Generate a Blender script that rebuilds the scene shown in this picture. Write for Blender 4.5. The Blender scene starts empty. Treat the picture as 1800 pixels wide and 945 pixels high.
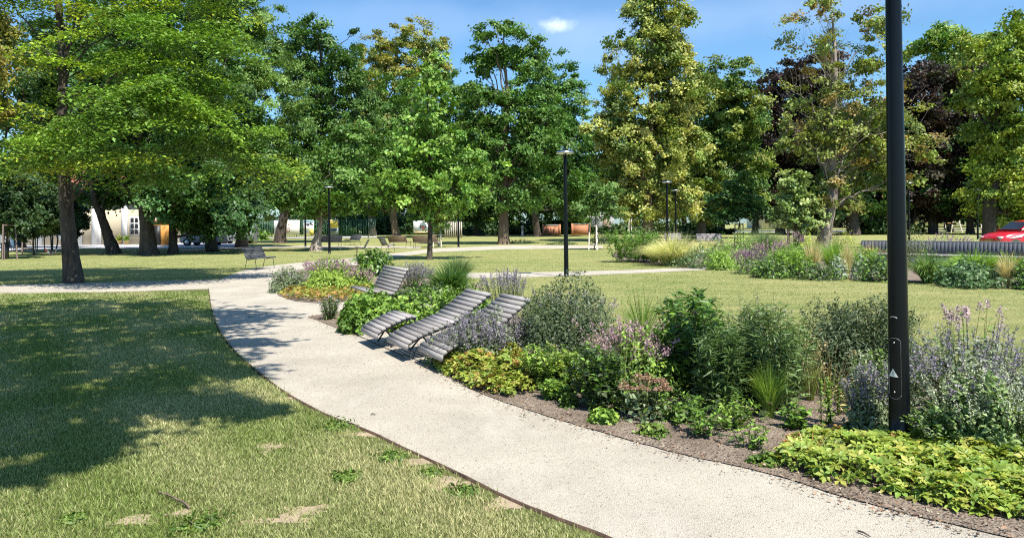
import bpy, math, random
import numpy as np
from mathutils import Vector, Matrix
from mathutils.geometry import tessellate_polygon

random.seed(5)
RG = np.random.default_rng(11)
SC = bpy.context.scene
COL = SC.collection
F, CH, CX, CY = 1300.0, 1.70, 900.0, 391.0
ROLL = math.radians(0.6)
RC, RS = math.cos(ROLL), math.sin(ROLL)
SUN_AZ, SUN_EL = math.radians(34), math.radians(59)     # azimuth to the right of straight behind the camera
SUN = np.array([math.sin(SUN_AZ) * math.cos(SUN_EL), -math.cos(SUN_AZ) * math.cos(SUN_EL), math.sin(SUN_EL)])


def uv(px, py):
    dx, dy = px - CX, py - CY
    return dx * RC - dy * RS, dx * RS + dy * RC


def P(px, py, z=0.0):
    u, v = uv(px, py)
    Y = (CH - z) * F / v
    return np.array([u * Y / F, Y, z])


def PY(px, py, Y):
    u, v = uv(px, py)
    return np.array([u * Y / F, Y, CH - v * Y / F])


# ------------------------------------------------------------------ materials
def new_mat(name):
    m = bpy.data.materials.new(name)
    m.use_nodes = True
    nt = m.node_tree
    nt.nodes.clear()
    out = nt.nodes.new('ShaderNodeOutputMaterial')
    return m, nt, out


def N(nt, typ, **kw):
    n = nt.nodes.new(typ)
    for k, v in kw.items():
        if k in n.inputs.keys():
            n.inputs[k].default_value = v
        else:
            setattr(n, k, v)
    return n


def ramp(nt, fac, stops):
    r = nt.nodes.new('ShaderNodeValToRGB')
    el = r.color_ramp.elements
    while len(el) < len(stops):
        el.new(0.5)
    for e, (p, c) in zip(el, stops):
        e.position = p
        e.color = (c[0], c[1], c[2], 1)
    nt.links.new(fac, r.inputs['Fac'])
    return r


def mixc(nt, fac, a, b, mode='MIX'):
    m = nt.nodes.new('ShaderNodeMix')
    m.data_type = 'RGBA'
    m.blend_type = mode
    for sock, val in ((m.inputs[0], fac), (m.inputs[6], a), (m.inputs[7], b)):
        if hasattr(val, 'is_output'):
            nt.links.new(val, sock)
        elif isinstance(val, (int, float)):
            sock.default_value = val
        else:
            sock.default_value = (val[0], val[1], val[2], 1)
    return m.outputs[2]


def noise(nt, scale, detail=4, rough=0.55, vec=None):
    n = N(nt, 'ShaderNodeTexNoise', Scale=scale, Detail=detail, Roughness=rough)
    if vec is not None:
        nt.links.new(vec, n.inputs['Vector'])
    return n.outputs['Fac']


def coords(nt, scale=(1, 1, 1), rot=0.0, kind='Object'):
    t = nt.nodes.new('ShaderNodeTexCoord')
    mp = nt.nodes.new('ShaderNodeMapping')
    mp.inputs['Scale'].default_value = scale
    mp.inputs['Rotation'].default_value = (0, 0, rot)
    nt.links.new(t.outputs[kind], mp.inputs['Vector'])
    return mp.outputs['Vector']


def plain(name, c, rough=0.6, metal=0.0, var=0.25, scale=6.0, bump=0.0, bscale=40.0, stretch=(1, 1, 1), spec=0.5):
    m, nt, out = new_mat(name)
    b = N(nt, 'ShaderNodeBsdfPrincipled', Roughness=rough, Metallic=metal)
    b.inputs['Specular IOR Level'].default_value = spec
    v = coords(nt, stretch)
    r = ramp(nt, noise(nt, scale, 5, 0.6, v), [(0.3, [x * (1 - var) for x in c]), (0.7, [min(1, x * (1 + var)) for x in c])])
    nt.links.new(r.outputs[0], b.inputs['Base Color'])
    if bump:
        bp = N(nt, 'ShaderNodeBump', Strength=bump, Distance=0.02)
        nt.links.new(noise(nt, bscale, 6, 0.6, v), bp.inputs['Height'])
        nt.links.new(bp.outputs[0], b.inputs['Normal'])
    nt.links.new(b.outputs[0], out.inputs[0])
    return m


def leaf_mat(name, trans=0.24, rough=0.45, spec=0.35, warm=(1.15, 1.25, 0.7)):
    m, nt, out = new_mat(name)
    a = N(nt, 'ShaderNodeAttribute', attribute_name='Col')
    b = N(nt, 'ShaderNodeBsdfPrincipled', Roughness=rough)
    b.inputs['Specular IOR Level'].default_value = spec
    nt.links.new(a.outputs['Color'], b.inputs['Base Color'])
    t = N(nt, 'ShaderNodeBsdfTranslucent')
    nt.links.new(mixc(nt, 1.0, a.outputs['Color'], warm, 'MULTIPLY'), t.inputs['Color'])
    mx = N(nt, 'ShaderNodeMixShader', Fac=trans)
    nt.links.new(b.outputs[0], mx.inputs[1])
    nt.links.new(t.outputs[0], mx.inputs[2])
    nt.links.new(mx.outputs[0], out.inputs[0])
    return m


def bark_mat(name, c1, c2, scale=5):
    m, nt, out = new_mat(name)
    b = N(nt, 'ShaderNodeBsdfPrincipled', Roughness=0.9)
    v = coords(nt, (1, 1, 0.25))
    n1 = noise(nt, scale, 8, 0.65, v)
    v2 = N(nt, 'ShaderNodeTexVoronoi', Scale=scale * 2.2)
    nt.links.new(v, v2.inputs['Vector'])
    c = ramp(nt, n1, [(0.32, c1), (0.66, c2)]).outputs[0]
    c = mixc(nt, 0.5, c, ramp(nt, v2.outputs['Distance'], [(0.05, (0.25,) * 3), (0.5, (1,) * 3)]).outputs[0], 'MULTIPLY')
    nt.links.new(c, b.inputs['Base Color'])
    bp = N(nt, 'ShaderNodeBump', Strength=0.9, Distance=0.05)
    nt.links.new(v2.outputs['Distance'], bp.inputs['Height'])
    nt.links.new(bp.outputs[0], b.inputs['Normal'])
    nt.links.new(b.outputs[0], out.inputs[0])
    return m


def lawn_mat():
    m, nt, out = new_mat('lawn')
    b = N(nt, 'ShaderNodeBsdfPrincipled', Roughness=0.95)
    b.inputs['Specular IOR Level'].default_value = 0.1
    v = coords(nt)
    big = noise(nt, 0.18, 4, 0.6, v)
    mid = noise(nt, 1.3, 5, 0.65, v)
    fine = noise(nt, 22, 6, 0.7, v)
    c = ramp(nt, big, [(0.35, (0.24, 0.275, 0.095)), (0.65, (0.35, 0.345, 0.145))]).outputs[0]
    c = mixc(nt, ramp(nt, mid, [(0.44, (0,) * 3), (0.72, (0.7,) * 3)]).outputs[0], c, (0.42, 0.38, 0.17))
    c = mixc(nt, ramp(nt, noise(nt, 0.5, 5, 0.6, v), [(0.56, (0,) * 3), (0.74, (0.6,) * 3)]).outputs[0], c, (0.16, 0.24, 0.055))
    c = mixc(nt, 0.85, c, ramp(nt, fine, [(0.3, (0.45, 0.5, 0.4)), (0.7, (1.35, 1.3, 1.3))]).outputs[0], 'MULTIPLY')
    # mowing lines, gently bent
    vs = coords(nt, (1, 1, 1), math.radians(-12))
    w = N(nt, 'ShaderNodeTexWave', Scale=0.42, Distortion=2.0, Detail=2)
    w.bands_direction = 'Y'
    nt.links.new(vs, w.inputs['Vector'])
    c = mixc(nt, 0.3, c, ramp(nt, w.outputs['Fac'], [(0.25, (0.74, 0.78, 0.7)), (0.75, (1.15, 1.12, 1.12))]).outputs[0], 'MULTIPLY')
    nt.links.new(c, b.inputs['Base Color'])
    bp = N(nt, 'ShaderNodeBump', Strength=0.9, Distance=0.03)
    nt.links.new(noise(nt, 55, 5, 0.75, v), bp.inputs['Height'])
    nt.links.new(bp.outputs[0], b.inputs['Normal'])
    nt.links.new(b.outputs[0], out.inputs[0])
    return m


def gravel_mat(name, c=(0.47, 0.425, 0.35)):
    m, nt, out = new_mat(name)
    b = N(nt, 'ShaderNodeBsdfPrincipled', Roughness=0.95)
    b.inputs['Specular IOR Level'].default_value = 0.15
    v = coords(nt)
    vo = N(nt, 'ShaderNodeTexVoronoi', Scale=150)
    nt.links.new(v, vo.inputs['Vector'])
    vo2 = N(nt, 'ShaderNodeTexVoronoi', Scale=60)
    nt.links.new(v, vo2.inputs['Vector'])
    base = ramp(nt, noise(nt, 0.9, 6, 0.65, v), [(0.3, [x * 0.80 for x in c]), (0.7, [min(1, x * 1.08) for x in c])]).outputs[0]
    sp = nt.nodes.new('ShaderNodeSeparateColor')
    nt.links.new(vo.outputs['Color'], sp.inputs[0])
    base = mixc(nt, 0.9, base, ramp(nt, sp.outputs[0], [(0.0, (0.62, 0.59, 0.56)), (0.12, (0.9,) * 3), (0.8, (1.03, 1.02, 1.0)), (1.0, (1.18, 1.18, 1.18))]).outputs[0], 'MULTIPLY')
    sp2 = nt.nodes.new('ShaderNodeSeparateColor')
    nt.links.new(vo2.outputs['Color'], sp2.inputs[0])
    base = mixc(nt, 0.8, base, ramp(nt, sp2.outputs[1], [(0.0, (0.65, 0.6, 0.55)), (0.03, (0.85,) * 3), (0.06, (1,) * 3), (1, (1.04,) * 3)]).outputs[0], 'MULTIPLY')
    # pale trodden smears and tan damp spots
    v2 = coords(nt, (1, 0.35, 1), math.radians(-28))
    base = mixc(nt, ramp(nt, noise(nt, 1.6, 6, 0.7, v2), [(0.52, (0,) * 3), (0.7, (0.5,) * 3)]).outputs[0], base, (0.55, 0.505, 0.43))
    base = mixc(nt, ramp(nt, noise(nt, 2.3, 6, 0.7, v), [(0.6, (0,) * 3), (0.75, (0.45,) * 3)]).outputs[0], base, (0.36, 0.30, 0.22))
    nt.links.new(base, b.inputs['Base Color'])
    bp = N(nt, 'ShaderNodeBump', Strength=0.7, Distance=0.008)
    nt.links.new(vo.outputs['Distance'], bp.inputs['Height'])
    nt.links.new(bp.outputs[0], b.inputs['Normal'])
    nt.links.new(b.outputs[0], out.inputs[0])
    return m


def soil_mat():
    m, nt, out = new_mat('mulch_soil')
    b = N(nt, 'ShaderNodeBsdfPrincipled', Roughness=1.0)
    b.inputs['Specular IOR Level'].default_value = 0.1
    v = coords(nt)
    vo = N(nt, 'ShaderNodeTexVoronoi', Scale=55)
    nt.links.new(v, vo.inputs['Vector'])
    c = ramp(nt, noise(nt, 2.5, 6, 0.7, v), [(0.3, (0.17, 0.13, 0.10)), (0.7, (0.36, 0.29, 0.225))]).outputs[0]
    c = mixc(nt, 0.75, c, ramp(nt, noise(nt, 60, 6, 0.75, v), [(0.3, (0.3,) * 3), (0.7, (1.5,) * 3)]).outputs[0], 'MULTIPLY')
    nt.links.new(c, b.inputs['Base Color'])
    bp = N(nt, 'ShaderNodeBump', Strength=1.0, Distance=0.04)
    nt.links.new(mixc(nt, 0.5, vo.outputs['Distance'], noise(nt, 14, 6, 0.7, v)), bp.inputs['Height'])
    nt.links.new(bp.outputs[0], b.inputs['Normal'])
    nt.links.new(b.outputs[0], out.inputs[0])
    return m


def brick_mat(name, c1, c2, mortar, scale=1.0, bw=0.25, bh=0.075):
    m, nt, out = new_mat(name)
    b = N(nt, 'ShaderNodeBsdfPrincipled', Roughness=0.85)
    t = nt.nodes.new('ShaderNodeTexCoord')
    mp = nt.nodes.new('ShaderNodeMapping')
    mp.inputs['Rotation'].default_value = (math.radians(90), 0, 0)
    nt.links.new(t.outputs['Object'], mp.inputs['Vector'])
    br = N(nt, 'ShaderNodeTexBrick')
    br.inputs['Color1'].default_value = (*c1, 1)
    br.inputs['Color2'].default_value = (*c2, 1)
    br.inputs['Mortar'].default_value = (*mortar, 1)
    br.inputs['Scale'].default_value = scale
    br.inputs['Brick Width'].default_value = bw
    br.inputs['Row Height'].default_value = bh
    br.inputs['Mortar Size'].default_value = 0.01
    nt.links.new(mp.outputs[0], br.inputs['Vector'])
    nt.links.new(br.outputs['Color'], b.inputs['Base Color'])
    nt.links.new(b.outputs[0], out.inputs[0])
    return m


def wood_mat(name, c, dark=0.55):
    m, nt, out = new_mat(name)
    b = N(nt, 'ShaderNodeBsdfPrincipled', Roughness=0.75)
    b.inputs['Specular IOR Level'].default_value = 0.3
    v = coords(nt, (1.5, 14, 14))
    r = ramp(nt, noise(nt, 4, 8, 0.7, v), [(0.3, [x * dark for x in c]), (0.7, [x * 1.2 for x in c])])
    g = nt.nodes.new('ShaderNodeObjectInfo')
    at = N(nt, 'ShaderNodeAttribute', attribute_name='Col')
    dbl = mixc(nt, 1.0, at.outputs['Color'], (2, 2, 2), 'MULTIPLY')
    nt.links.new(mixc(nt, 1.0, r.outputs[0], dbl, 'MULTIPLY'), b.inputs['Base Color'])
    bp = N(nt, 'ShaderNodeBump', Strength=0.35, Distance=0.004)
    nt.links.new(noise(nt, 9, 6, 0.7, v), bp.inputs['Height'])
    nt.links.new(bp.outputs[0], b.inputs['Normal'])
    nt.links.new(b.outputs[0], out.inputs[0])
    return m


M = {}
M['leaf'] = leaf_mat('leaf')
M['leaf_gloss'] = leaf_mat('glossy_leaf', 0.22, 0.32, 0.5)
M['petal'] = leaf_mat('petal', 0.35, 0.7, 0.1, (1, 1, 1))
M['blade'] = leaf_mat('grass_blade', 0.35, 0.5, 0.25, (1.1, 1.15, 0.7))
M['bark_dark'] = bark_mat('dark_bark', (0.024, 0.019, 0.015), (0.10, 0.078, 0.06))
M['bark_brown'] = bark_mat('brown_bark', (0.09, 0.062, 0.042), (0.25, 0.18, 0.125))
M['bark_pale'] = bark_mat('pale_bark', (0.16, 0.125, 0.10), (0.42, 0.35, 0.29), 3)
M['lawn'] = lawn_mat()
M['gravel'] = gravel_mat('gravel')
M['soil'] = soil_mat()
M['paving'] = plain('pale_paving', (0.42, 0.42, 0.43), 0.85, var=0.12, scale=1.5)
M['asphalt'] = plain('road_asphalt', (0.22, 0.22, 0.225), 0.9, var=0.2, scale=3)
M['post'] = plain('anthracite_paint', (0.004, 0.0052, 0.0078), 0.27, var=0.15, scale=3, bump=0.04, bscale=120, spec=0.22)
M['steel'] = plain('brushed_steel', (0.55, 0.56, 0.57), 0.3, 0.9, 0.08)
M['frame'] = plain('grey_steel_frame', (0.09, 0.095, 0.10), 0.45, 0.6, 0.2)
M['galv'] = plain('galvanised_steel', (0.33, 0.34, 0.35), 0.45, 0.7, 0.15)
M['rust'] = plain('rusted_edge_steel', (0.085, 0.05, 0.033), 0.85, 0.0, 0.5, 9)
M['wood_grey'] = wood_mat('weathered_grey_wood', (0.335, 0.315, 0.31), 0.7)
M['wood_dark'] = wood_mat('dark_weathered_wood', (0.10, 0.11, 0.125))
M['wood_brown'] = wood_mat('brown_wood', (0.30, 0.22, 0.16))
M['wood_pale'] = wood_mat('pale_stake_wood', (0.52, 0.47, 0.40), 0.75)
M['wood_stake_dark'] = wood_mat('dark_stake_wood', (0.16, 0.12, 0.095))
M['slat_blue'] = wood_mat('slate_grey_slats', (0.08, 0.087, 0.103), 0.75)
M['concrete'] = plain('pale_concrete', (0.50, 0.49, 0.47), 0.85, var=0.12, scale=4)
M['cream'] = plain('cream_render', (0.60, 0.52, 0.38), 0.9, var=0.08, scale=0.6)
M['white'] = plain('white_paint', (0.80, 0.79, 0.77), 0.6, var=0.05)
M['glass'] = plain('dark_window_glass', (0.02, 0.022, 0.025), 0.08, var=0.3)
M['tile'] = brick_mat('red_roof_tiles', (0.42, 0.15, 0.09), (0.33, 0.115, 0.07), (0.13, 0.06, 0.045), 1.0, 0.24, 0.3)
M['brick'] = brick_mat('orange_brick', (0.56, 0.19, 0.075), (0.44, 0.14, 0.06), (0.42, 0.30, 0.22))
M['orange'] = plain('orange_timber', (0.62, 0.29, 0.06), 0.7, var=0.15, stretch=(10, 1, 1))
M['pot'] = plain('ochre_terracotta', (0.56, 0.40, 0.18), 0.8, var=0.1)
M['black'] = plain('black_plastic', (0.014, 0.014, 0.015), 0.5, var=0.2)
M['fence_green'] = plain('green_fence_paint', (0.045, 0.13, 0.085), 0.5, var=0.15)
M['grey_wall'] = plain('light_grey_render', (0.46, 0.47, 0.49), 0.9, var=0.1, scale=0.5)
M['red_paint'] = plain('red_car_paint', (0.52, 0.012, 0.028), 0.22, var=0.03, spec=0.6)
M['van_paint'] = plain('silver_van_paint', (0.26, 0.27, 0.29), 0.35, 0.2, 0.04)
M['rubber'] = plain('tyre_rubber', (0.02, 0.02, 0.02), 0.85)
M['dryleaf'] = leaf_mat('dry_litter', 0.1, 0.9, 0.05, (1, 0.8, 0.5))
M['yellow'] = plain('yellow_print', (0.72, 0.55, 0.10), 0.6, var=0.25, scale=3)
M['blue'] = plain('blue_print', (0.20, 0.42, 0.62), 0.6, var=0.3, scale=4)
M['ink'] = plain('dark_print', (0.05, 0.055, 0.07), 0.6, var=0.5, scale=8)
M['red_print'] = plain('red_print', (0.45, 0.09, 0.05), 0.6, var=0.2)
M['peach'] = plain('peach_print', (0.72, 0.50, 0.27), 0.6, var=0.25, scale=6)
M['slate_print'] = plain('slate_print', (0.20, 0.25, 0.26), 0.6, var=0.2, scale=5)


# ------------------------------------------------------------------ mesh builder
class MB:
    def __init__(s):
        s.v, s.f, s.c, s.m, s.n = [], [], [], [], 0

    def add(s, v, faces, col=None, mat=0):
        v = np.asarray(v, dtype=np.float32).reshape(-1, 3)
        fa = np.asarray(faces, dtype=np.int32)
        s.v.append(v)
        s.f.append(fa + s.n)
        s.m.append(np.full(len(fa), mat, np.int32))
        if col is None:
            col = (0.5, 0.5, 0.5)
        col = np.asarray(col, dtype=np.float32)
        if col.ndim == 1:
            col = np.tile(col, (len(v), 1))
        s.c.append(col)
        s.n += len(v)
        return s

    def box(s, c, size, rot=None, mat=0, col=None):
        x, y, z = [d / 2 for d in size]
        v = np.array([[-x, -y, -z], [x, -y, -z], [x, y, -z], [-x, y, -z], [-x, -y, z], [x, -y, z], [x, y, z], [-x, y, z]])
        if rot is not None:
            v = v @ np.array(rot).T
        v = v + np.array(c)
        s.add(v, [[0, 3, 2, 1], [4, 5, 6, 7], [0, 1, 5, 4], [1, 2, 6, 5], [2, 3, 7, 6], [3, 0, 4, 7]], col, mat)
        return s

    def tube(s, pts, rad, k=7, mat=0, cap=True, col=None, flare=None):
        pts = np.asarray(pts, float)
        n = len(pts)
        rad = np.broadcast_to(np.asarray(rad, float), (n,))
        t = np.gradient(pts, axis=0)
        t /= np.linalg.norm(t, axis=1)[:, None] + 1e-9
        ref = np.array([1.0, 0.1, 0.05]) if abs(t[0][0]) < 0.8 else np.array([0.05, 0.1, 1.0])
        a = np.cross(t, ref)
        a /= np.linalg.norm(a, axis=1)[:, None] + 1e-9
        b = np.cross(t, a)
        ang = np.linspace(0, 2 * np.pi, k, endpoint=False)
        ring = np.cos(ang)[None, :, None] * a[:, None, :] + np.sin(ang)[None, :, None] * b[:, None, :]
        rr = rad[:, None, None] * np.ones((n, k, 1))
        if flare is not None:
            rr = rr * flare[:, :, None]
        v = (pts[:, None, :] + ring * rr).reshape(-1, 3)
        i = np.arange(n - 1)[:, None] * k
        j = np.arange(k)[None, :]
        j2 = (j + 1) % k
        q = np.stack([i + j, i + j2, i + k + j2, i + k + j], -1).reshape(-1, 4)
        s.add(v, q, col, mat)
        if cap:
            for base in (0, (n - 1) * k):
                c0 = s.n
                s.v.append(np.asarray([pts[0] if base == 0 else pts[-1]], np.float32))
                s.c.append(np.asarray([(0.5, 0.5, 0.5)], np.float32) if col is None else np.asarray([col], np.float32)[:1].reshape(1, 3))
                tri = [[c0 - n * k - (0 if base == 0 else 1) + base + a1, c0 - n * k - (0 if base == 0 else 1) + base + (a1 + 1) % k, c0] for a1 in range(k)]
                s.f.append(np.asarray(tri, np.int32))
                s.m.append(np.full(k, mat, np.int32))
                s.n += 1
        return s

    def lathe(s, prof, k=24, c=(0, 0, 0), mat=0):
        prof = np.asarray(prof, float)
        ang = np.linspace(0, 2 * np.pi, k, endpoint=False)
        v = np.stack([prof[:, 0:1] * np.cos(ang), prof[:, 0:1] * np.sin(ang), np.repeat(prof[:, 1:2], k, 1)], -1).reshape(-1, 3) + np.array(c)
        n = len(prof)
        i = np.arange(n - 1)[:, None] * k
        j = np.arange(k)[None, :]
        j2 = (j + 1) % k
        s.add(v, np.stack([i + j, i + j2, i + k + j2, i + k + j], -1).reshape(-1, 4), None, mat)
        return s

    def leaves(s, pos, nrm, d, L, W, col, fold=0.18, mat=0):
        """rhombic leaves: base, left, tip, right"""
        pos, nrm, d = (np.asarray(a, float) for a in (pos, nrm, d))
        n = len(pos)
        nrm = nrm / (np.linalg.norm(nrm, axis=1)[:, None] + 1e-9)
        d = d - nrm * (d * nrm).sum(1)[:, None]
        d = d / (np.linalg.norm(d, axis=1)[:, None] + 1e-9)
        sd = np.cross(nrm, d)
        L = np.broadcast_to(L, (n,))[:, None]
        W = np.broadcast_to(W, (n,))[:, None]
        b = pos - d * L * 0.5
        mid = pos - d * L * 0.05
        v = np.stack([b, mid + sd * W * 0.5 + nrm * W * fold, pos + d * L * 0.5 - nrm * L * 0.08, mid - sd * W * 0.5 + nrm * W * fold], 1).reshape(-1, 3)
        q = np.arange(n * 4).reshape(-1, 4)
        tri = np.concatenate([q[:, [0, 1, 2]], q[:, [0, 2, 3]]])
        s.add(v, tri, np.repeat(np.asarray(col), 4, 0), mat)
        return s

    def build(s, name, mats, parent=None, loc=None, smooth=False):
        me = bpy.data.meshes.new(name)
        V = np.concatenate(s.v)
        counts = np.concatenate([np.full(len(f), f.shape[1], np.int32) for f in s.f])
        loops = np.concatenate([f.ravel() for f in s.f])
        me.vertices.add(len(V))
        me.vertices.foreach_set('co', V.ravel())
        me.loops.add(len(loops))
        me.loops.foreach_set('vertex_index', loops)
        me.polygons.add(len(counts))
        st = np.concatenate([[0], np.cumsum(counts)[:-1]]).astype(np.int32)
        me.polygons.foreach_set('loop_start', st)
        if not isinstance(mats, (list, tuple)):
            mats = [mats]
        for m in mats:
            me.materials.append(m)
        if len(mats) > 1:
            me.polygons.foreach_set('material_index', np.concatenate(s.m))
        if smooth:
            me.polygons.foreach_set('use_smooth', np.ones(len(counts), bool))
        a = me.attributes.new('Col', 'FLOAT_COLOR', 'POINT')
        C = np.concatenate(s.c)
        a.data.foreach_set('color', np.concatenate([C, np.ones((len(C), 1), np.float32)], 1).astype(np.float32).ravel())
        me.update(calc_edges=True)
        me.validate()
        o = bpy.data.objects.new(name, me)
        COL.objects.link(o)
        if parent is not None:
            o.parent = parent
        if loc is not None:
            o.location = loc
        return o


def tag(o, label=None, cat=None, group=None, kind=None):
    if label:
        o['label'] = label
    if cat:
        o['category'] = cat
    if group:
        o['group'] = group
    if kind:
        o['kind'] = kind
    return o


def thing(name, label, cat, loc=(0, 0, 0), rz=0.0, group=None):
    o = bpy.data.objects.new(name, None)
    o.empty_display_size = 0.2
    COL.objects.link(o)
    o.location = loc
    o.rotation_euler = (0, 0, rz)
    return tag(o, label, cat, group)


def kids(o):
    return [c for c in bpy.data.objects if c.parent == o]


def dup(root, label, loc, rz=None, group=None, scale=None):
    r = root.copy()
    COL.objects.link(r)
    r.location = loc
    if rz is not None:
        r.rotation_euler = (0, 0, rz)
    if scale:
        r.scale = scale
    r['label'] = label
    if group:
        r['group'] = group
    for ch in kids(root):
        c = ch.copy()
        COL.objects.link(c)
        c.parent = r
        for g in kids(ch):
            d = g.copy()
            COL.objects.link(d)
            d.parent = c
    return r


def catmull(pts, n=6):
    pts = [np.asarray(p, float) for p in pts]
    out = []
    for i in range(len(pts) - 1):
        p0, p1, p2, p3 = pts[max(i - 1, 0)], pts[i], pts[i + 1], pts[min(i + 2, len(pts) - 1)]
        for k in range(n):
            t = k / n
            out.append(0.5 * (2 * p1 + (p2 - p0) * t + (2 * p0 - 5 * p1 + 4 * p2 - p3) * t * t + (3 * p1 - p0 - 3 * p2 + p3) * t ** 3))
    out.append(pts[-1])
    return out


def sheet(name, pts, z, mat, kind='structure', label=None, loc=None):
    vs = [Vector((p[0], p[1], 0)) for p in pts]
    tris = tessellate_polygon([vs])
    mb = MB()
    tri = []
    for t in tris:
        a, b, c = (np.array(vs[i]) for i in t)
        tri.append(list(t) if np.cross(b - a, c - a)[2] > 0 else [t[0], t[2], t[1]])
    mb.add([(p[0], p[1], z) for p in pts], tri)
    o = mb.build(name, mat)
    tag(o, label, None, None, kind)
    return o


def gpts(pix, smooth=0):
    g = [P(*p)[:2] for p in pix]
    return catmull(g, smooth) if smooth else g


# ------------------------------------------------------------------ setting: ground, paths, beds
g = MB()
gx = [-260, -60, 60, 260]
gy = [-40, 30, 120, 420]
g.add([(x, y, 0) for y in gy for x in gx], [[j * 4 + i, j * 4 + i + 1, (j + 1) * 4 + i + 1, (j + 1) * 4 + i] for j in range(3) for i in range(3)])
tag(g.build('lawn', M['lawn']), kind='structure')

LEFT_EDGE_PX = [(1260, 1035), (1060, 944), (950, 903), (850, 857), (750, 808), (640, 757), (560, 724), (500, 690), (450, 652), (410, 615), (385, 580), (372, 545), (367, 508)]
left_edge = gpts(LEFT_EDGE_PX, 6)
path = list(left_edge)
path += gpts([(200, 513), (0, 519.5), (-300, 528), (-300, 508), (0, 501), (200, 496), (385, 491), (430, 474), (475, 467), (545, 459.5), (600, 455.5), (655, 449.5), (760, 437), (890, 431), (1060, 431.5), (1060, 436), (890, 438), (762, 443), (662, 456), (640, 480), (700, 530), (860, 560), (1000, 640), (1345, 790), (1800, 900), (2000, 960), (2000, 1300), (1260, 1300)])
sheet('gravel_path', path, 0.004, M['gravel'])
sheet('middle_path', gpts([(820, 489), (960, 486.5), (1120, 480), (1300, 472), (1420, 469), (1420, 461), (1300, 466.5), (1120, 474), (960, 478), (820, 480)], 4), 0.006, M['gravel'])
sheet('far_path', gpts([(300, 438.5), (480, 432), (640, 432.3), (740, 433.5), (740, 437.5), (640, 435.4), (480, 435.4), (300, 441.5)]), 0.008, M['gravel'])
sheet('back_path', gpts([(980, 411), (1400, 407), (1800, 404), (1800, 401.5), (1400, 404.7), (980, 409)]), 0.004, M['paving'])
sheet('plaza', gpts([(-260, 447), (0, 441), (150, 436.5), (300, 436.0), (425, 434), (425, 426), (300, 424), (0, 424), (-260, 427)]), 0.012, M['paving'])
sheet('road', [(8, 118), (140, 82), (145, 92), (9, 130)], 0.004, M['asphalt'])

bedA2_px = [(540, 557), (600, 580), (640, 594), (690, 611), (745, 637), (800, 668), (840, 690), (930, 722), (1000, 744), (1080, 767), (1200, 800), (1345, 832), (1480, 874), (1600, 906), (1750, 941), (2050, 1010)]
edgeA2 = gpts(bedA2_px, 5)
bedA2 = edgeA2 + gpts([(2100, 720), (1800, 690), (1500, 650), (1200, 612), (1050, 585), (930, 560), (860, 545), (740, 535), (620, 545)])
sheet('flower_bed_soil', [(p[0] + random.uniform(-.006, .006), p[1] + random.uniform(-.008, .008)) for p in bedA2], 0.012, M['soil'])
bedA1 = gpts([(476, 500), (490, 520), (520, 530), (560, 533), (640, 529), (700, 518), (780, 512), (850, 508), (840, 500), (770, 490), (700, 476), (640, 466), (560, 468), (500, 480)])
sheet('corner_bed_soil', bedA1, 0.016, M['soil'])
bedB = gpts([(1075, 447), (1090, 457), (1140, 464), (1195, 468.5), (1290, 468), (1300, 477), (1400, 486), (1530, 493), (1650, 498), (1830, 505), (1900, 470), (1800, 447), (1560, 437), (1400, 427), (1250, 425), (1110, 428)])
sheet('far_bed_soil', bedB, 0.010, M['soil'])
# gravel pad under loungers
sheet('lounger_pad', gpts([(628, 590), (690, 618), (748, 640), (800, 606), (850, 575), (770, 556), (690, 575)]), 0.018, M['gravel'])

# rusty steel edging along the left side of the path
ed = MB()
le = np.array(left_edge)
m = len(le)
top = np.array([0.010 + 0.003 * math.sin(i * 0.7) + random.uniform(-.002, .003) for i in range(m)])
tn = np.gradient(le, axis=0)
tn /= np.linalg.norm(tn, axis=1)[:, None]
nn = np.stack([-tn[:, 1], tn[:, 0]], 1) * 0.006
vv = []
for i in range(m):
    a, b = le[i] + nn[i], le[i] - nn[i]
    vv += [(a[0], a[1], -0.02), (a[0], a[1], top[i] + .01), (b[0], b[1], top[i] + .01), (b[0], b[1], -0.02)]
ed.add(vv, [[i * 4 + k, i * 4 + k + 1, i * 4 + k + 5, i * 4 + k + 4] for i in range(m - 1) for k in range(3)])
tag(ed.build('path_edging', M['rust']), 'thin rusty steel edging strip between near lawn and gravel path', 'edging')


# ------------------------------------------------------------------ world, sun, camera
w = bpy.data.worlds.new('World')
SC.world = w
w.use_nodes = True
nt = w.node_tree
nt.nodes.clear()
wo = nt.nodes.new('ShaderNodeOutputWorld')
bg = N(nt, 'ShaderNodeBackground', Strength=0.066)
sky = nt.nodes.new('ShaderNodeTexSky')
sky.sky_type = 'NISHITA'
sky.sun_disc = False
sky.sun_elevation = SUN_EL
sky.sun_rotation = math.atan2(SUN[0], SUN[1])
sky.air_density = 1.0
sky.dust_density = 0.6
sky.ozone_density = 2.5
tc = nt.nodes.new('ShaderNodeTexCoord')


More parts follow.
